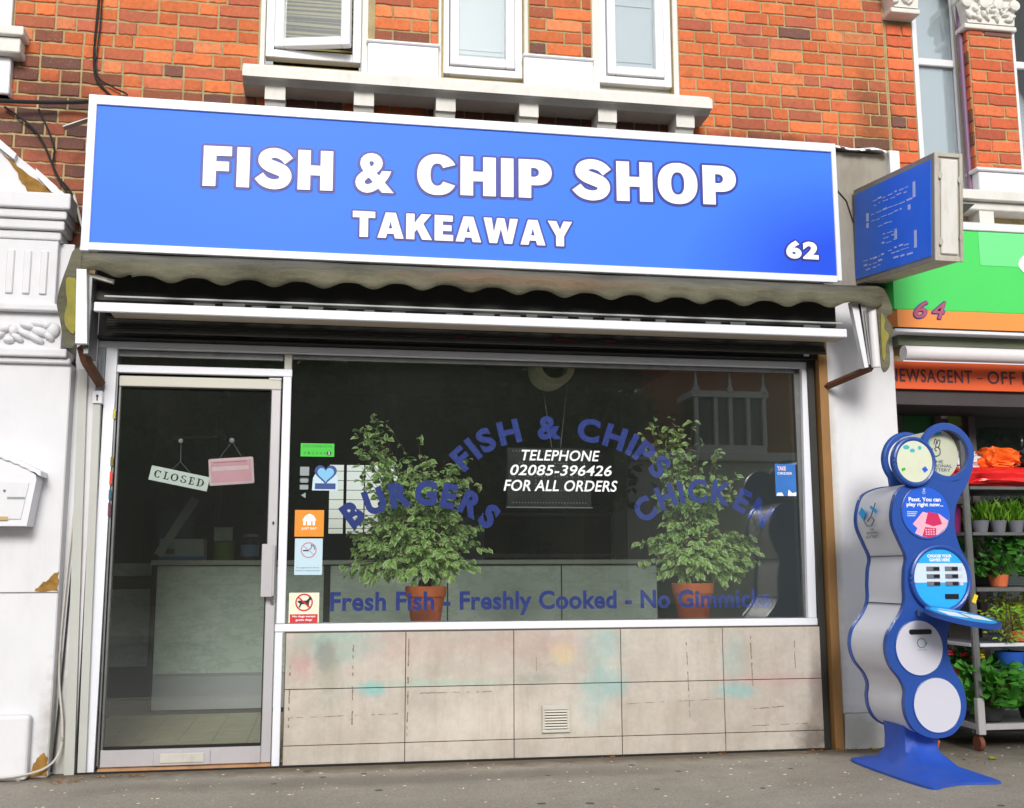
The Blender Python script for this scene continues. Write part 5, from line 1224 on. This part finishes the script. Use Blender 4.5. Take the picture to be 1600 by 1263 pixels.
def plate(y0, y1):
    m = MB(); m.prism(OUTS, y0, y1); m.ring(3.224, 1.634, .122, .152, y0, y1, 48)
    m.prism([(3.12, 1.40), (3.30, 1.43), (3.345, 1.505), (3.366, 1.56), (3.36, 1.60), (3.30, 1.53), (3.224, 1.495), (3.15, 1.53), (3.10, 1.60)], y0 + .001, y1 - .001)
    return m
fp = plate(YF - .02, YF + .014).build('front_plate', 'kiosk_blue', kk, True)
bp_ = plate(YB - .009, YB + .02).build('back_plate', 'kiosk_blue', kk, True)
for y in (YF - .004, YB + .006):
    m = MB(); pts = [(3.224 + .139 * math.cos(a), y, 1.634 + .145 * math.sin(a)) for a in [2 * math.pi * i / 48 for i in range(49)]]; m.tube(pts, .0165, 10, False); m.build('loop_handle', 'kiosk_blue', kk, True)
for z, x in ((1.10, 2.956), (.855, 2.934)): MB().box(x - .003, x + .02, YF + .016, YB - .011, z - .002, z + .002).build('skin_seam', 'kiosk_navy', kk)
# drum seen through the loop
dm = MB().disc(3.212, 1.632, .112, .132, -.905, -.62).build('drum', 'drum_cream', kk, True)
text_fit('drum_print', 'THE', 3.17, 3.235, 1.585, 1.602, -.9058, 'print_slate', dm, .02); text_fit('drum_print', 'NATIONAL', 3.13, 3.285, 1.563, 1.580, -.9058, 'print_slate', dm, .02); text_fit('drum_print', 'LOTTERY', 3.145, 3.275, 1.541, 1.558, -.9058, 'print_slate', dm, .02)
def fingers(cx, cz, s, y, mt, par, xf=None):
    m = MB(); P = lambda a: [(cx + u * s, y, cz + w * s) for u, w in a]
    m.tube(curve_pts(P([(-.5, .0), (-.55, -.6), (-.1, -.95), (.4, -.7), (.45, -.1), (.1, .15), (-.2, -.1), (.0, -.35)]), 4), s * .07, 4)
    m.tube(curve_pts(P([(.3, .1), (.55, .8), (.35, 1.0), (.1, .5)]), 4), s * .06, 4); m.tube(curve_pts(P([(-.1, .2), (.1, .9), (-.1, 1.05), (-.25, .5)]), 4), s * .06, 4)
    if xf is not None: bmesh.ops.transform(m.b, matrix=xf, verts=m.b.verts)
    return m.build('hand_logo', mt, par)
fingers(3.20, 1.665, .045, -.9065, 'print_slate', dm)
m = MB(); m.prism([(3.13, 1.66), (3.165, 1.69), (3.15, 1.73), (3.11, 1.70)], -.9062, -.9054).prism([(3.20, 1.735), (3.24, 1.74), (3.23, 1.755), (3.20, 1.75)], -.9062, -.9054); m.build('drum_shapes', 'print_teal', dm)
# small round header sign
m = MB(); m.disc(3.018, 1.583, .122, .130, -.995, -.968); hd = m.build('header_disc', 'kiosk_blue', kk, True)
MB().disc(3.018, 1.583, .099, .108, -.9985, -.9955).build('header_print', 'print_cream', hd)
for a in ((2.975, 1.657, .018, .011), (3.008, 1.640, .014, .010), (3.05, 1.655, .010, .010)): MB().disc(*a, -.9998, -.999).build('header_shape', 'print_teal', hd)
m = MB(); m.prism([(3.055, 1.545), (3.075, 1.56), (3.090, 1.54), (3.070, 1.525)], -.9998, -.999); m.build('header_shape', 'print_blue', hd)
m = MB(); m.prism([(2.94, 1.545), (2.96, 1.552), (2.965, 1.54), (2.945, 1.53)], -.9998, -.999); m.build('header_shape', 'vinyl_green', hd)
m = MB(); m.tube([(3.018 + .110 * math.cos(a), -.992, 1.583 + .119 * math.sin(a)) for a in [2 * math.pi * i / 40 for i in range(41)]], .0115, 8, False); m.build('header_rim', 'kiosk_blue', hd, True)
yf = YF - .021
def rim(cx, cz, rx, rz, par, r=.006, mt='kiosk_blue'):
    m = MB(); m.tube([(cx + rx * math.cos(a), yf, cz + rz * math.sin(a)) for a in [2 * math.pi * i / 48 for i in range(49)]], r, 8, False); return m.build('disc_rim', mt, par, True)
d1 = MB().disc(3.078, 1.322, .132, .134, yf - .003, yf).build('advert_disc', 'print_blue', kk); rim(3.078, 1.322, .134, .136, d1, .005)
y = yf - .0036
fingers(3.072, 1.430, .014, y - .001, 'text_white', d1)
text_fit('advert_text', 'Pssst. You can', 2.985, 3.165, 1.378, 1.400, y, 'text_white', d1, .03); text_fit('advert_text', 'play right now...', 2.972, 3.178, 1.347, 1.373, y, 'text_white', d1, .03)
for i in range(3): text_fit('advert_text', ('Tap into our', 'instant games', 'and more'), 0, 0, 0, 0, 0, 'text_white', d1) if False else MB().box(2.972, 3.03 - i * .006, y - .0004, y, 1.322 - i * .010, 1.326 - i * .010).build('small_print', 'print_pale', d1)
m = MB(); m.prism([(3.0, 1.262), (3.06, 1.325), (3.09, 1.318), (3.15, 1.315), (3.20, 1.28), (3.185, 1.245), (3.14, 1.208), (3.08, 1.193), (3.04, 1.20), (3.01, 1.215), (3.025, 1.24)], y - .0006, y); m.build('pink_hand', 'print_pink', d1)
m = MB(); m.prism([(3.07, 1.265), (3.09, 1.325), (3.145, 1.315), (3.165, 1.262), (3.115, 1.25)], y - .0012, y - .0007).prism([(3.05, 1.20), (3.068, 1.246), (3.13, 1.24), (3.125, 1.203), (3.09, 1.192)], y - .0012, y - .0007); m.build('red_card', 'print_red', d1)
m = MB()
for i in range(4):
    for j in range(3): m.box(3.068 + i * .014, 3.077 + i * .014, y - .0018, y - .0013, 1.206 + j * .012, 1.213 + j * .012)
m.build('card_grid', 'print_pink', d1)
d2 = MB().disc(3.132, .982, .172, .176, yf - .012, yf).build('display_disc', 'kiosk_blue', kk, True)
m = MB(); m.tube([(3.132 + .160 * math.cos(a), yf - .014, .982 + .164 * math.sin(a)) for a in [2 * math.pi * i / 48 for i in range(49)]], .012, 8, False); m.build('display_rim', 'kiosk_blue', d2, True)
def chord(cx, cz, rx, rz, za, zb):
    n = 20; L = [];
    for i in range(n + 1):
        z = za + (zb - za) * i / n; w = rx * math.sqrt(max(0, 1 - ((z - cz) / rz) ** 2)); L.append((cx - w, z))
    return L + [(2 * cx - x, z) for x, z in reversed(L)]
y2 = yf - .0125
for za, zb, mt in ((1.062, 1.1305, 'print_cyan'), (.963, 1.0615, 'print_pale'), (.8335, .9625, 'print_cyan')):
    m = MB(); m.prism(chord(3.132, .982, .148, .152, za, zb), y2 - .001, y2); m.build('display_print', mt, d2)
text_fit('display_text', 'CHOOSE YOUR', 3.065, 3.200, 1.090, 1.106, y2 - .0014, 'text_white', d2, .04); text_fit('display_text', 'GAMES HERE', 3.075, 3.190, 1.070, 1.086, y2 - .0014, 'text_white', d2, .04)
for i in range(3):
    for x in (3.055, 3.158): MB().box(x, x + .072, y2 - .006, y2 - .0014, 1.022 - i * .038, 1.044 - i * .038, .001).build('card_slot', 'tray_grey', d2); MB().box(x + .036, x + .068, y2 - .007, y2 - .0061, 1.025 - i * .038, 1.041 - i * .038).build('slot_opening', 'slot_black', d2)
    MB().box(3.238, 3.256, y2 - .003, y2 - .0014, 1.024 - i * .038, 1.042 - i * .038).build('price_tag', 'disc_white', d2)
MB().box(3.150, 3.225, y2 - .006, y2 - .0014, .880, .905, .001).build('pen_holder', 'slot_black', d2)
# fold-down writing shelf
TF = Matrix.Translation((3.135, YF - .035, .828)) @ Matrix.Rotation(R(11), 4, 'X') @ Matrix.Rotation(R(8), 4, 'Y')
def shelf(name, mt, r, ry, z0, z1, par):
    m = MB(); m.prism([(r * math.cos(a), -.175 + ry * math.sin(a)) for a in [2 * math.pi * i / 48 for i in range(48)]], z0, z1, 'Z'); bmesh.ops.transform(m.b, matrix=TF, verts=m.b.verts); return m.build(name, mt, par, True)
sh_ = shelf('writing_shelf', 'kiosk_blue', .182, .172, -.014, .010, kk); shelf('shelf_print', 'print_cyan', .158, .148, .0102, .0115, sh_)
m = MB(); m.box(-.12, -.012, -.24, -.13, .0118, .0125).box(.012, .12, -.24, -.13, .0118, .0125).box(-.08, .08, -.085, -.075, .0118, .0125); bmesh.ops.transform(m.b, matrix=TF, verts=m.b.verts); m.build('play_slip', 'text_white', sh_)
m = MB(); m.tube([(3.0, YF - .03, .80), (2.99, YF - .05, .83)], .008, 6); m.build('shelf_hinge', 'steel', kk)
d3 = MB().disc(2.998, .637, .128, .136, yf - .003, yf).build('white_disc', 'disc_white', kk); rim(2.998, .637, .130, .138, d3, .004)
m = MB(); m.prism([(2.955 + .010 * math.cos(a) - (0 if math.cos(a) < 0 else -.105), .716 + .013 * math.sin(a)) for a in [2 * math.pi * i / 20 for i in range(20)]], yf - .005, yf - .0032); m.build('slip_slot', 'slot_black', d3)
m = MB(); m.ring(3.010, .660, .020, .025, yf - .0042, yf - .0034, 24).prism([(3.028, .655), (3.044, .668), (3.034, .648)], yf - .005, yf - .0043); m.build('recycle_mark', 'print_green', d3)
text_fit('disc_text', 'Recycle', 2.988, 3.034, .622, .631, yf - .0036, 'print_green', d3)
d4 = MB().disc(3.078, .353, .128, .134, yf - .003, yf).build('white_disc', 'disc_white', kk); rim(3.078, .353, .130, .136, d4, .004)
# print on the silver side skin, following the bulge at the top left
SX = lambda z: 2.893 + .35 * (z - 1.30) ** 2 - .003
def side(u, z): return Vector((SX(z) - .006, YF + .04 + u, z))
for body, u0, u1, z0, z1 in (('THE', .13, .17, 1.235, 1.246), ('NATIONAL', .09, .21, 1.215, 1.230), ('LOTTERY', .09, .22, 1.195, 1.210)):
    text_fit('side_text', body, 0, 1, z0, z1, 0, 'print_slate', kk, .03, xf=(lambda p, a=u0, b=u1: side(b - p.x * (b - a), p.z)))
m = MB()
for (u, z, w) in ((.24, 1.325, .05), (.14, 1.355, .02), (.10, 1.335, .025)):
    q = [m.b.verts.new(side(a, b)) for a, b in ((u - w, z), (u, z - w * .6), (u + w, z + w * .2), (u + .01, z + w * .8))]; m.b.faces.new(q)
m.build('side_shapes', 'print_cyan', kk)
m = MB(); m.tube([side(a, b) for a, b in ((.20, 1.33), (.23, 1.29), (.20, 1.262), (.15, 1.262), (.12, 1.29), (.15, 1.31), (.19, 1.285))], .004, 5).tube([side(a, b) for a, b in ((.15, 1.31), (.12, 1.35), (.10, 1.38))], .0035, 5); m.build('hand_logo', 'print_slate', kk)
# foot
def foot():
    m = MB(); N = 40
    corners = [(2.865, -.43), (2.838, -.80), (2.86, -1.225), (2.96, -1.205), (3.08, -1.165), (3.275, -1.165), (3.20, -.90), (3.22, -.52), (3.0, -.46)]
    base = smooth_closed(corners, 5); n = len(base)
    rings = []
    cx, cy = 3.045, -.76
    for lvl, (t, z) in enumerate(((1.0, .001), (1.0, .012), (.93, .020), (.70, .052), (.50, .11), (.36, .17), (.30, .24))):
        ring = []
        for (x, y) in base:
            dx, dy = x - cx, y - cy; L = math.hypot(dx, dy); 
            tx = cx + dx * t; ty = cy + dy * t
            if t < .9:
                # move towards a squarish neck
                k = (0.93 - t) / .63; a = math.atan2(dy, dx); rr = .115 / max(abs(math.cos(a)), abs(math.sin(a))) * .9
                tx = tx * (1 - k) + (cx - .0 + rr * math.cos(a)) * k; ty = ty * (1 - k) + (cy + rr * math.sin(a)) * k
            ring.append(m.b.verts.new((tx, ty, z)))
        rings.append(ring)
    for a, b in zip(rings, rings[1:]):
        for i in range(n): m.b.faces.new((a[i], a[(i + 1) % n], b[(i + 1) % n], b[i]))
    m.b.faces.new(list(reversed(rings[0]))); m.b.faces.new(rings[-1])
    return m.build('foot', 'kiosk_foot', kk, True)
foot()

# ------------------------------------------------------------------ plant trolley
tr = thing('plant_trolley', (4.3, 0, 0), 'grey steel shelf trolley full of plants outside the newsagent', 'trolley')
for x, y in ((3.735, -.30), (3.735, .26), (4.98, -.30)):
    MB().box(x - .020, x + .020, y - .012, y + .012, .12, 1.79, .004).box(x - .009, x - .004, y - .014, y - .0125, .3, 1.78).build('post', 'dull_steel', tr)
MB().box(3.712, 3.758, -.318, -.280, .095, .30, .004).build('post_sleeve', 'aluminium', tr)
SH = ((.120, .155, 'aluminium'), (.585, .605, 'white_render'), (.900, .925, 'dull_steel'), (1.225, 1.245, 'dull_steel'), (1.495, 1.515, 'dull_steel'))
for a, b, mt in SH:
    s = MB().box(3.74, 5.0, -.27, .27, a + .004, b - .004).build('shelf', 'dull_steel' if mt != 'white_render' else 'tray_grey', tr); MB().box(3.758, 5.0, -.312, -.272, a, b, .003).box(3.712, 3.739, -.285, .25, a, b, .003).build('shelf_edge', mt if mt != 'white_render' else 'disc_white', s)
MB().box(3.7, 5.0, -.27, .27, .10, .122).build('shelf', 'tray_black', tr)
for x, y in ((3.735, -.27), (3.735, .26)):
    MB().tube([(x - .012, y, .045), (x + .014, y, .045)], .043, 16).build('castor', 'castor_brown', tr, True)
MB().box(3.728, 3.752, -.3185, -.3135, .835, .885, rot=Matrix.Rotation(R(25), 4, 'Y')).build('yellow_tag', 'flower_yellow', tr)
def plant(name, label, x, y, z, rx, ry, rz, n, L, mt, pot, ph=.10, pr=.06, wd=.5, seed=1, up=False, group='plants on the trolley shelves', cat='plant', flowers=None):
    rnd = random.Random(seed); t = thing(name, (x, y, z), label, cat, group)
    if pot:
        MB().lathe([(0, 0), (pr * .75, 0), (pr, ph), (pr * .9, ph), (pr * .85, ph * .8), (0, ph * .8)], (x, y, z + .001), 18).build('pot', pot, t, True)
    xs_ = []; b = MB()
    for i in range(n):
        u = Vector((rnd.gauss(0, .45), rnd.gauss(0, .45), rnd.uniform(-.9, 1)))
        if u.length > 1.25: u = u.normalized() * 1.1
        p = Vector((x + u.x * rx, y + u.y * ry, z + ph + rz * (.9 + u.z) * .5))
        if p.z < z + .02: p.z = z + .02
        d = Vector((u.x, u.y - .3, rnd.uniform(-.3, .5) if not up else 1.8)) + Vector((rnd.uniform(-.3, .3), 0, 0))
        xs_.append(orient(p, d, rnd.uniform(-.6, .6), L * rnd.uniform(.7, 1.25), Vector((rnd.uniform(-.5, .5), -rnd.uniform(.2, 1), rnd.uniform(.1, 1)))))
        if i % 9 == 0: b.tube([(x, y, z + ph * .7), ((x + p.x) / 2, (y + p.y) / 2, p.z * .5 + (z + ph) * .5), tuple(p)], .002, 4)
    b.build('stems', 'bark' if not up else mt, t)
    leaves_joined('foliage', xs_, mt, t, wd)
    if flowers:
        for fx, fy, fz, fm in flowers:
            q = MB()
            for k in range(9):
                a = k * 2.4; q.blob((fx + .014 * math.cos(a), fy + .010 * math.sin(a), fz + rnd.uniform(-.01, .012)), (.012, .012, .008), 1, .3, 3, k)
            q.build('flower', fm, t, True)
    return t
gt = thing('seedling_tray', (4.3, -.1, 1.245), 'tray of fine grassy seedlings on the shelf under the red bags', 'plant', 'plants on the trolley shelves')
for i in range(6):
    MB().lathe([(0, 0), (.036, 0), (.05, .07), (.044, .07)], (3.86 + i * .115, -.235, 1.246), 14).build('grey_cup', 'tray_grey', gt, True)
for k, (x, h) in enumerate(((4.0, .17), (4.2, .20), (4.42, .18))):
    rnd = random.Random(k); X = [orient(Vector((x + rnd.uniform(-.13, .13), -.08 + rnd.uniform(-.17, .17), 1.30 + rnd.uniform(0, .06))), Vector((rnd.uniform(-.5, .5), rnd.uniform(-.6, .3), 1)), rnd.uniform(-1, 1), h * rnd.uniform(.25, .7)) for _ in range(800)]
    leaves_joined('grass_blades', X, 'plant_bright', gt, .045)
plant('leafy_plant', 'round leaved green plant on the middle shelf of the trolley', 4.03, -.12, .926, .22, .17, .24, 200, .055, 'plant_green', 'terracotta', .07, .06, .85, 3)
plant('leafy_plant', 'round leaved plant at the right edge of the middle shelf', 4.30, -.12, .926, .2, .17, .25, 160, .055, 'plant_green', 'pot_blue', .07, .06, .85, 4)
plant('yellow_foliage_plant', 'yellow green feathery plant on the shelf above the blue pot', 4.10, -.15, .606, .22, .14, .22, 300, .035, 'plant_yellow', 'terracotta', .06, .06, .4, 5)
plant('feathery_plant', 'bright green trailing plant hanging over the white shelf edge', 3.98, -.26, .56, .12, .10, .22, 160, .034, 'plant_bright', None, .05, .05, .4, 6)
plant('flowering_plant', 'red and yellow flowering plant seen just right of the kiosk', 3.78, .02, .35, .15, .13, .12, 120, .045, 'plant_green', 'terracotta', .10, .07, .6, 7,
      flowers=[(3.73, -.05, .535, 'flower_red'), (3.78, -.1, .53, 'flower_red'), (3.70, .0, .51, 'flower_yellow'), (3.69, .06, .545, 'flower_yellow'), (3.84, -.18, .525, 'flower_yellow'), (3.86, -.15, .55, 'flower_yellow'), (3.83, -.12, .52, 'flower_red')])
plant('leafy_plant', 'spreading green plant low on the trolley beside the post', 3.88, -.18, .157, .22, .2, .26, 240, .075, 'plant_green', 'tray_black', .08, .08, .75, 8)
plant('leafy_plant', 'spreading green plant at the bottom right corner of the trolley', 4.16, -.16, .157, .22, .2, .28, 240, .07, 'plant_green', 'tray_black', .08, .08, .75, 9)
plant('leafy_plant', 'green plant behind the kiosk on the lowest shelf', 3.80, .16, .157, .15, .12, .26, 140, .065, 'plant_green', 'tray_black', .08, .07, .7, 10)
t = thing('blue_flower_pot', (3.98, -.22, .38), 'bright blue plastic pot on the lower part of the trolley', 'pot', None)
MB().lathe([(0, 0), (.055, 0), (.085, .12), (.09, .13), (.08, .13), (.05, .02), (0, .02)], (4.02, -.20, .42), 20).build('pot_body', 'pot_blue', t, True)
MB().box(3.96, 4.10, -.26, -.14, .408, .420).build('pot_stand', 'tray_black', t)
t = thing('purple_pot', (3.80, -.1, 1.246), 'purple pot on the shelf seen right of the kiosk', 'pot')
MB().lathe([(0, 0), (.06, 0), (.078, .15), (.082, .165), (.074, .165), (.055, .02), (0, .02)], (3.80, .0, 1.246), 22).build('pot_body', 'pot_purple', t, True)
t = MB().box(3.76, 3.92, .05, .2, 1.246, 1.42, .01).build('cardboard_carton', 'crate_brown'); tag(t, 'brown carton behind the purple pot on the trolley', 'carton')
t = MB().box(3.98, 4.5, .1, .25, 1.25, 1.44, .008).build('cardboard_carton', 'crate_brown'); tag(t, 'brown carton behind the grassy seedlings on the trolley', 'carton')
t = MB().box(4.02, 4.20, .12, .25, .926, 1.10, .01).build('dark_crate', 'tray_black'); tag(t, 'dark crate behind the round leaved plant', 'crate')
def bag(name, label, x, y, z, rx, ry, rz, mt, seed, pr=None, group=None, cr=1.0):
    t = thing(name, (x, y, z), label, 'bag', group)
    m = MB(); q = bmesh.ops.create_icosphere(m.b, subdivisions=4, radius=1)['verts']
    for v in q:
        d = v.co.copy(); e = lambda a, p: math.copysign(abs(a) ** p, a)
        k = 1 + cr * (.16 * noise.noise(d * 3 + Vector((seed, 0, 0))) + .12 * abs(noise.noise(d * 7 + Vector((0, seed, 0)))) + .05 * noise.noise(d * 16))
        v.co = Vector((x + e(d.x, .6) * rx * k, y + e(d.y, .7) * ry * k, max(z + .001, z + rz + e(d.z, .75) * rz * k)))
    m.build('bag_body', mt, t, True)
    if pr:
        for mt2, x0, x1, z0, z1 in pr: MB().box(x0, x1, y - ry * 1.04, y - ry * 1.01, z0, z1, .004).build('bag_print', mt2, t)
    return t
bag('compost_bag', 'shiny red compost bag lying on the top shelf of the trolley', 4.06, -.12, 1.516, .34, .17, .062, 'red_bag', 2, None, 'bags on the trolley')
bag('compost_bag', 'red compost bag with orange print behind the kiosk loop', 3.86, .12, 1.516, .22, .13, .07, 'red_bag', 5, None, 'bags on the trolley')
bag('snack_bag', 'orange crumpled bag on top of the red bag', 4.10, -.08, 1.635, .12, .09, .065, 'orange_bag', 7, cr=2.0)
bag('snack_bag', 'white crumpled bag beside the orange bag behind the post', 3.90, -.02, 1.62, .09, .08, .06, 'bag_white', 9, cr=4.0)
bag('snack_bag', 'dark and silver crinkled bag right of the orange bag', 4.27, -.06, 1.63, .09, .08, .055, 'slot_black', 12, cr=4.0)
t = thing('broken_pot', (3.35, -.55, 0), 'orange terracotta pot base lying behind the kiosk foot', 'pot')
MB().lathe([(0, 0), (.05, 0), (.075, .09), (.07, .095), (.045, .02), (0, .02)], (3.32, -.42, .002), 18).build('pot_body', 'terracotta', t, True)

# ------------------------------------------------------------------ litter
rnd = random.Random(12); m = MB()
for i in range(34):
    x = rnd.uniform(-1.8, 3.9); y = -rnd.uniform(.15, 1.9); s = rnd.uniform(.010, .022)
    m.prism([(x + s * rnd.uniform(.8, 1.2) * math.cos(k * .7), y + s * rnd.uniform(.8, 1.1) * math.sin(k * .7)) for k in range(9)], .0004, .0014, 'Z')
m.build('gum_spots', mat('gum', (92, 86, 80), .8), kind='stuff')
rnd = random.Random(4); m = MB()
for i in range(330):
    x = rnd.uniform(-2.2, 4.2); y = -rnd.uniform(.1, 2.2); s = rnd.choice((.003, .004, .005, .006, .009))
    a = rnd.uniform(0, 3); P = [(x + s * rnd.uniform(.6, 1.3) * math.cos(a + k * 1.05), y + s * rnd.uniform(.5, 1.2) * math.sin(a + k * 1.05)) for k in range(6)]
    m.prism(P, .0005, .0022, 'Z')
m.build('fallen_petals', 'petal', kind='stuff')
X = []
for i in range(150):
    c = rnd.choice(((-.95, -.16, .18, .04), (2.95, -.13, .22, .04), (2.80, -.10, .10, .03), (3.15, -.12, .14, .03), (-1.25, -.25, .1, .08), (3.4, -.5, .25, .2), (1.5, -.09, 1.3, .012)))
    p = Vector((c[0] + rnd.gauss(0, c[2] * .6), c[1] + rnd.gauss(0, c[3] * .6), .006)); p.y = min(p.y, -.078)
    X.append(orient(p, Vector((rnd.uniform(-1, 1), rnd.uniform(-1, 1), rnd.uniform(-.05, .25))), rnd.uniform(-.5, .5), rnd.uniform(.010, .028), Vector((0, 0, 1))))
leaves_joined('leaf_litter', X, 'dead_leaf', None, .6)
for (x, y, r) in ((3.62, -.55, .03), (3.15, -.13, .022), (3.9, -.9, .02)):
    o = leaves_joined('fallen_leaf', [orient(Vector((x, y, .006)), Vector((1, .3, .1)), .2, r * 1.8, Vector((0, 0, 1)))], 'plant_yellow', None, .8, kind=None); tag(o, {3.62: 'yellow fallen leaf on the pavement right of the kiosk foot', 3.15: 'yellow fallen leaf against the white pillar base', 3.9: 'small yellow fallen leaf farther right on the pavement'}[x], 'leaf')

# ------------------------------------------------------------------ across the road (seen as reflections in the shop glass)
ob = thing('opposite_house', (13.5, -27, 0), 'house across the road with a white bay window', 'house')
MB().box(9.4, 24, -34, -27, 0, 4.45, .02).build('wall', 'opp_grey', ob); MB().box(9.2, 24.2, -27.4, -26.7, 4.46, 4.75, .03).build('parapet', 'opp_white', ob)
MB().box(10.6, 22, -34, -29.5, 4.76, 8.4).build('wall', 'opp_brick', ob)
m = MB(); m.prism([(10.4, 8.41), (22.2, 8.41), (21, 10.0), (11.6, 10.0)], -34, -29.3); m.build('roof', 'slate', ob)
bw = MB(); bw.box(11.7, 14.1, -28.4, -26.95, 4.76, 5.0).box(11.6, 14.2, -28.4, -26.9, 6.55, 6.75)
for x in (11.7, 12.35, 12.85, 13.45, 14.0): bw.box(x, x + .12, -27.1, -26.95, 5.0, 6.55)
bw = bw.build('window', 'opp_white', ob); MB().box(11.8, 14.0, -28.3, -27.12, 5.0, 6.55).build('pane', 'opp_glass', bw)
m = MB(); m.prism([(11.7, 6.76), (14.1, 6.76), (13.6, 7.4), (12.2, 7.4)], -28.3, -27.0); m.build('bay_roof', 'opp_brick', ob)
for x in (11.75, 12.9, 14.05): MB().lathe([(.13, 0), (.13, .1), (.07, .2), (0, .75)], (x, -26.95, 6.7), 8).build('finial', 'opp_white', ob)
for i in range(5): MB().box(15.2 + i * 1.5, 16.0 + i * 1.5, -26.99, -26.9, 1.2, 3.4).build('window', 'opp_glass', ob)
ter = thing('opposite_terrace', (-4, -27, 0), 'dark brick terrace across the road', 'house')
MB().box(-30, 10.55, -34, -29, 0, 9.0).build('wall', mat('opp_dark', (84, 62, 52), .9, var=.2), ter)
for i in range(16): MB().box(-28 + i * 2.3, -26.9 + i * 2.3, -29.0, -28.95, 1.2 + 3.2 * (i % 2), 3.0 + 3.2 * (i % 2)).build('window', 'opp_glass', ter)
def tree(x, y, h, r, seed, label):
    rnd = random.Random(seed); t = thing('street_tree', (x, y, 0), label, 'tree', 'trees across the road')
    m = MB(); m.tube([(x, y, -.05), (x + .1, y, h * .3), (x, y + .2, h * .6)], [.25, .2, .12], 9)
    for k in range(6):
        a = k * 1.05; m.tube([(x, y, h * .35 + k * .15), (x + r * .4 * math.cos(a), y + r * .4 * math.sin(a), h * .62), (x + r * .75 * math.cos(a), y + r * .7 * math.sin(a), h * .8)], [.1, .07, .03], 6)
    m.build('trunk', 'bark', t)
    X = []; cl = [(Vector((x + rnd.gauss(0, r * .45), y + rnd.gauss(0, r * .45), h * .62 + rnd.gauss(0, h * .16))), rnd.uniform(.5, 1.1)) for _ in range(26)]
    for i in range(4200):
        c, s = cl[i % 26]; d = Vector((rnd.gauss(0, .5), rnd.gauss(0, .5), rnd.gauss(0, .4))) * s
        X.append(orient(c + d, Vector((rnd.uniform(-1, 1), rnd.uniform(-1, 1), rnd.uniform(-1, .3))), rnd.uniform(-2, 2), rnd.uniform(.22, .42), Vector((rnd.uniform(-1, 1), rnd.uniform(-1, 1), 1))))
    leaves_joined('crown', X, 'tree_leaf', t, .6)
for i, (x, y, h, r) in enumerate(((-7, -22, 8.0, 3.4), (-1.5, -23, 8.2, 3.6), (3.2, -22, 7.8, 3.2), (7.0, -24, 8, 2.8), (-13, -23, 8.0, 3.4), (19.5, -23, 7, 2.2))):
    tree(x, y, h, r, 30 + i, ['broad leafy tree across the road at the far left of the terrace', 'tall leafy tree in front of the middle of the dark terrace', 'leafy tree in front of the right part of the dark terrace', 'tall tree next to the white bay window house', 'leafy tree at the farthest end of the terrace', 'smaller tree in front of the grey wall of the bay window house'][i])
print('bricks', nb, 'leaves', n1, n2)
